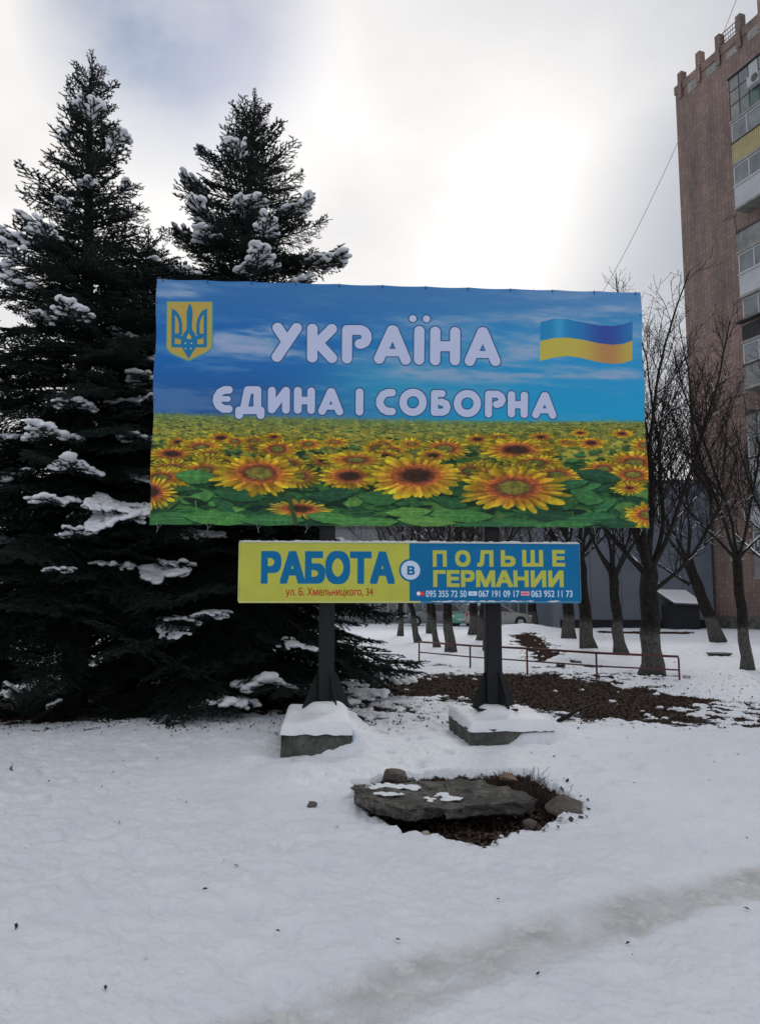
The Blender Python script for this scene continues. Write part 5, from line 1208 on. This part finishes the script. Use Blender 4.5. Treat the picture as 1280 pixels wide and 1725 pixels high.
# leaf litter
def litter(name, pts, size, seed, m, label, cat):
    r = np.random.default_rng(seed); n = len(pts); a = r.random(n) * 6.28; s = size * r.uniform(.5, 1.2, n); tl = r.normal(0, .45, (n, 2))
    dx = np.stack([np.cos(a), np.sin(a), tl[:, 0]], 1) * s[:, None]; dy = np.stack([-np.sin(a), np.cos(a), tl[:, 1]], 1) * (s * r.uniform(.4, .8, n))[:, None]
    P = pts; up = np.array([0, 0, 1.]) * (s * r.uniform(-.1, .5, n))[:, None]
    Vv = np.stack([P - dx, P - dy * .9 + up, P + dx, P + dy * .9 + up * .6], 1).reshape(-1, 3); Fv = np.arange(4 * n).reshape(-1, 4)
    Tv = np.concatenate([Fv[:, [0, 1, 2]], Fv[:, [0, 2, 3]]]); o = link(name, npmesh(name, Vv, Tv), m); tag(o, label, cat, kind='stuff'); return o
LEAFM = bpy.data.materials.new('dead_leaves'); LEAFM.use_nodes = True; nt = LEAFM.node_tree; pb = nt.nodes['Principled BSDF']
L(ramp(noi(11, 2, .5), (.026, .018, .014), (.085, .053, .040), .36, .68), pb.inputs['Base Color']); pb.inputs['Roughness'].default_value = .8
r = np.random.default_rng(5)
def scatter(n, bb_, cond):
    x = r.uniform(bb_[0], bb_[1], n); y = r.uniform(bb_[2], bb_[3], n); h, s, ho, pm = height(x, y); k = cond(x, y, s, ho, h); return np.stack([x, y, h + .012], 1)[k]
pa = scatter(150000, (-2, 9, 10, 27), lambda x, y, s, ho, h: (s < .55) | (r.random(len(x)) < .035 * np.exp(-((y - 13) / 4) ** 2)))
litter('leaf_litter', pa, .021, 6, LEAFM, 'brown fallen leaves on the bare strip behind the billboard', 'leaves')
pb_ = scatter(9000, (-.6, 2.2, 5, 7.4), lambda x, y, s, ho, h: (ho > .45) | ((polydist(x, y, HOLE) < .16) & (x > .2) & (r.random(len(x)) < .07)))
litter('hollow_debris', pb_, .028, 7, LEAFM, 'dark leaves and crumbs in the hollow under the slab', 'leaves')
pc = scatter(30000, (-9, 0.3, 9.3, 16), lambda x, y, s, ho, h: ((s < .6) & (r.random(len(x)) < .5)) | (r.random(len(x)) < .45 * np.exp(-((y - 10.45) / .5) ** 2) * fbm(x * 2.2, y * 2.2, 2, 88)))
litter('needle_litter', pc, .022, 8, LEAFM, 'dark needles and cones scattered on the snow under the spruces', 'litter')
pd_ = scatter(520, (-5, 8, 3.2, 20), lambda x, y, s, ho, h: s > .9); litter('scattered_leaves', pd_, .016, 9, LEAFM, 'single dark leaf scraps dotted over the open snow', 'leaves')
# lumps of soil and snow clods breaking up the bare strip
bl = []
for _ in range(520):
    x = r.uniform(-1.2, 7.5); y = r.uniform(10.6, 18.5); h, s, ho, pm = height(np.array([x]), np.array([y]))
    if .02 < s[0] < .85 or r.random() < .11: q = r.uniform(.015, .055); bl.append((x, y, h[0] + .01, q * 1.3, q, q * .6))
o = link('snow_clods', blob_union('snow_clods', bl, .022, SNOW), None); tag(o, 'small clods of old snow on the leaf strip', 'snow', kind='stuff')
# dry weeds
DRY = mat('dry_stems', (.05, .036, .028), .9)
def weed(px, py, n, hh, spread, label, seed, z=0.0):
    rg = random.Random(seed); x0, y0 = G(px, py); zb = hz(x0, y0); P0_ = []; P1_ = []; A = []; B = []
    for _ in range(n):
        a = rg.random() * 6.28; rr = spread * rg.random(); p = Vector((x0 + rr * math.cos(a), y0 + rr * math.sin(a), zb - .01)); h = hh * rg.uniform(.35, 1.35); d = Vector((rg.gauss(0, .35), rg.gauss(0, .35), 1)).normalized()
        for k in range(3): e = p + d * h / 3; P0_.append(tuple(p)); P1_.append(tuple(e)); A.append(.0055 - .0012 * k); B.append(.0043 - .0012 * k); p = e; d = (d + Vector((rg.gauss(0, .25), rg.gauss(0, .25), -.1))).normalized()
    V_, F_ = seg_prisms(P0_, P1_, A, B, 3); o = link('dry_weed', npmesh('dry_weed', V_, F_), DRY); tag(o, label, 'weed')
weed(850, 1318, 120, .17, .07, 'dark dry weed tuft at the back edge of the slab', 1); weed(838, 1322, 4, .34, .03, 'two long bare stems leaning above the slab', 2)
weed(895, 1330, 300, .15, .19, 'tangled dry grass at the right end of the slab', 3); weed(918, 1345, 260, .14, .18, 'tangled dry grass beside the large angular stone', 4); weed(893, 1318, 14, .24, .06, 'thin upright stems sticking out of the tangled grass', 5)
weed(770, 1311, 110, .05, .10, 'short grass fringe behind the middle of the slab', 6); weed(735, 1312, 90, .05, .08, 'short grass fringe behind the left half of the slab', 7); weed(932, 1365, 120, .08, .08, 'low dry stems in front of the large angular stone', 8)
weed(20, 1306, 6, .07, .03, 'single curled dead stem on the open snow at far left', 9)
# fallen sticks right of the spruces
def stick(pts, r_, label):
    P = [Vector((*G(px, py, z), z)) for px, py, z in pts]; o0 = P[0].copy(); m = MB(); m.tube([p - o0 for p in P], [r_ * (1 - .6 * k / (len(P) - 1)) for k in range(len(P))], 6); o = m.build('fallen_branch', TWIG, None, True); o.location = o0; tag(o, label, 'branch')
stick([(620, 1158, .05), (600, 1140, .25), (575, 1118, .5), (560, 1100, .8)], .035, 'thick dark bough arching down to the snow right of the spruces')
stick([(610, 1160, .05), (640, 1135, .22), (672, 1108, .35), (682, 1106, .34)], .012, 'long thin bent stick beside the spruce boughs')
stick([(600, 1152, .05), (650, 1136, .15), (690, 1124, .2), (712, 1126, .15)], .010, 'lower thin bent stick reaching towards the railing')
stick([(940, 1215, .05), (975, 1195, .14), (1000, 1185, .10)], .03, 'dead stump branch lying on the leaf strip')
# raised well cover on the snow at right
x, y = G(1211, 1107); wc = empty('well_cover', (x, y, 0), .05, 'dark flat well cover raised above the snow near the right edge', 'manhole cover')
m = MB(); m.tube([(0, 0, -.1), (0, 0, .09)], .31, 24); m.build('rim', DMET, wc); m = MB(); m.tube([(0, 0, .09), (0, 0, .125)], .36, 24); m.build('lid', DMET, wc)
# overhead cable
P = []
A_ = Vector(AT(1010, 500, 75)); B_2 = Vector(AT(1262, -60, 60))
for k in range(25): f = k / 24; p = A_.lerp(B_2, f); p.z -= 5.0 * 4 * f * (1 - f) * .32; P.append(p - A_)
m = MB(); m.tube(P, .022, 5); o = m.build('overhead_cable', mat('cable', (.08, .08, .085), .7)); o.location = A_; tag(o, 'thin sagging cable crossing the sky to the brown tower', 'cable')
print('tris', sum(sum(len(p.vertices) - 2 for p in m.polygons) if len(m.polygons) < 3000 else len(m.polygons) * (len(m.polygons[0].vertices) - 2) for m in bpy.data.meshes))
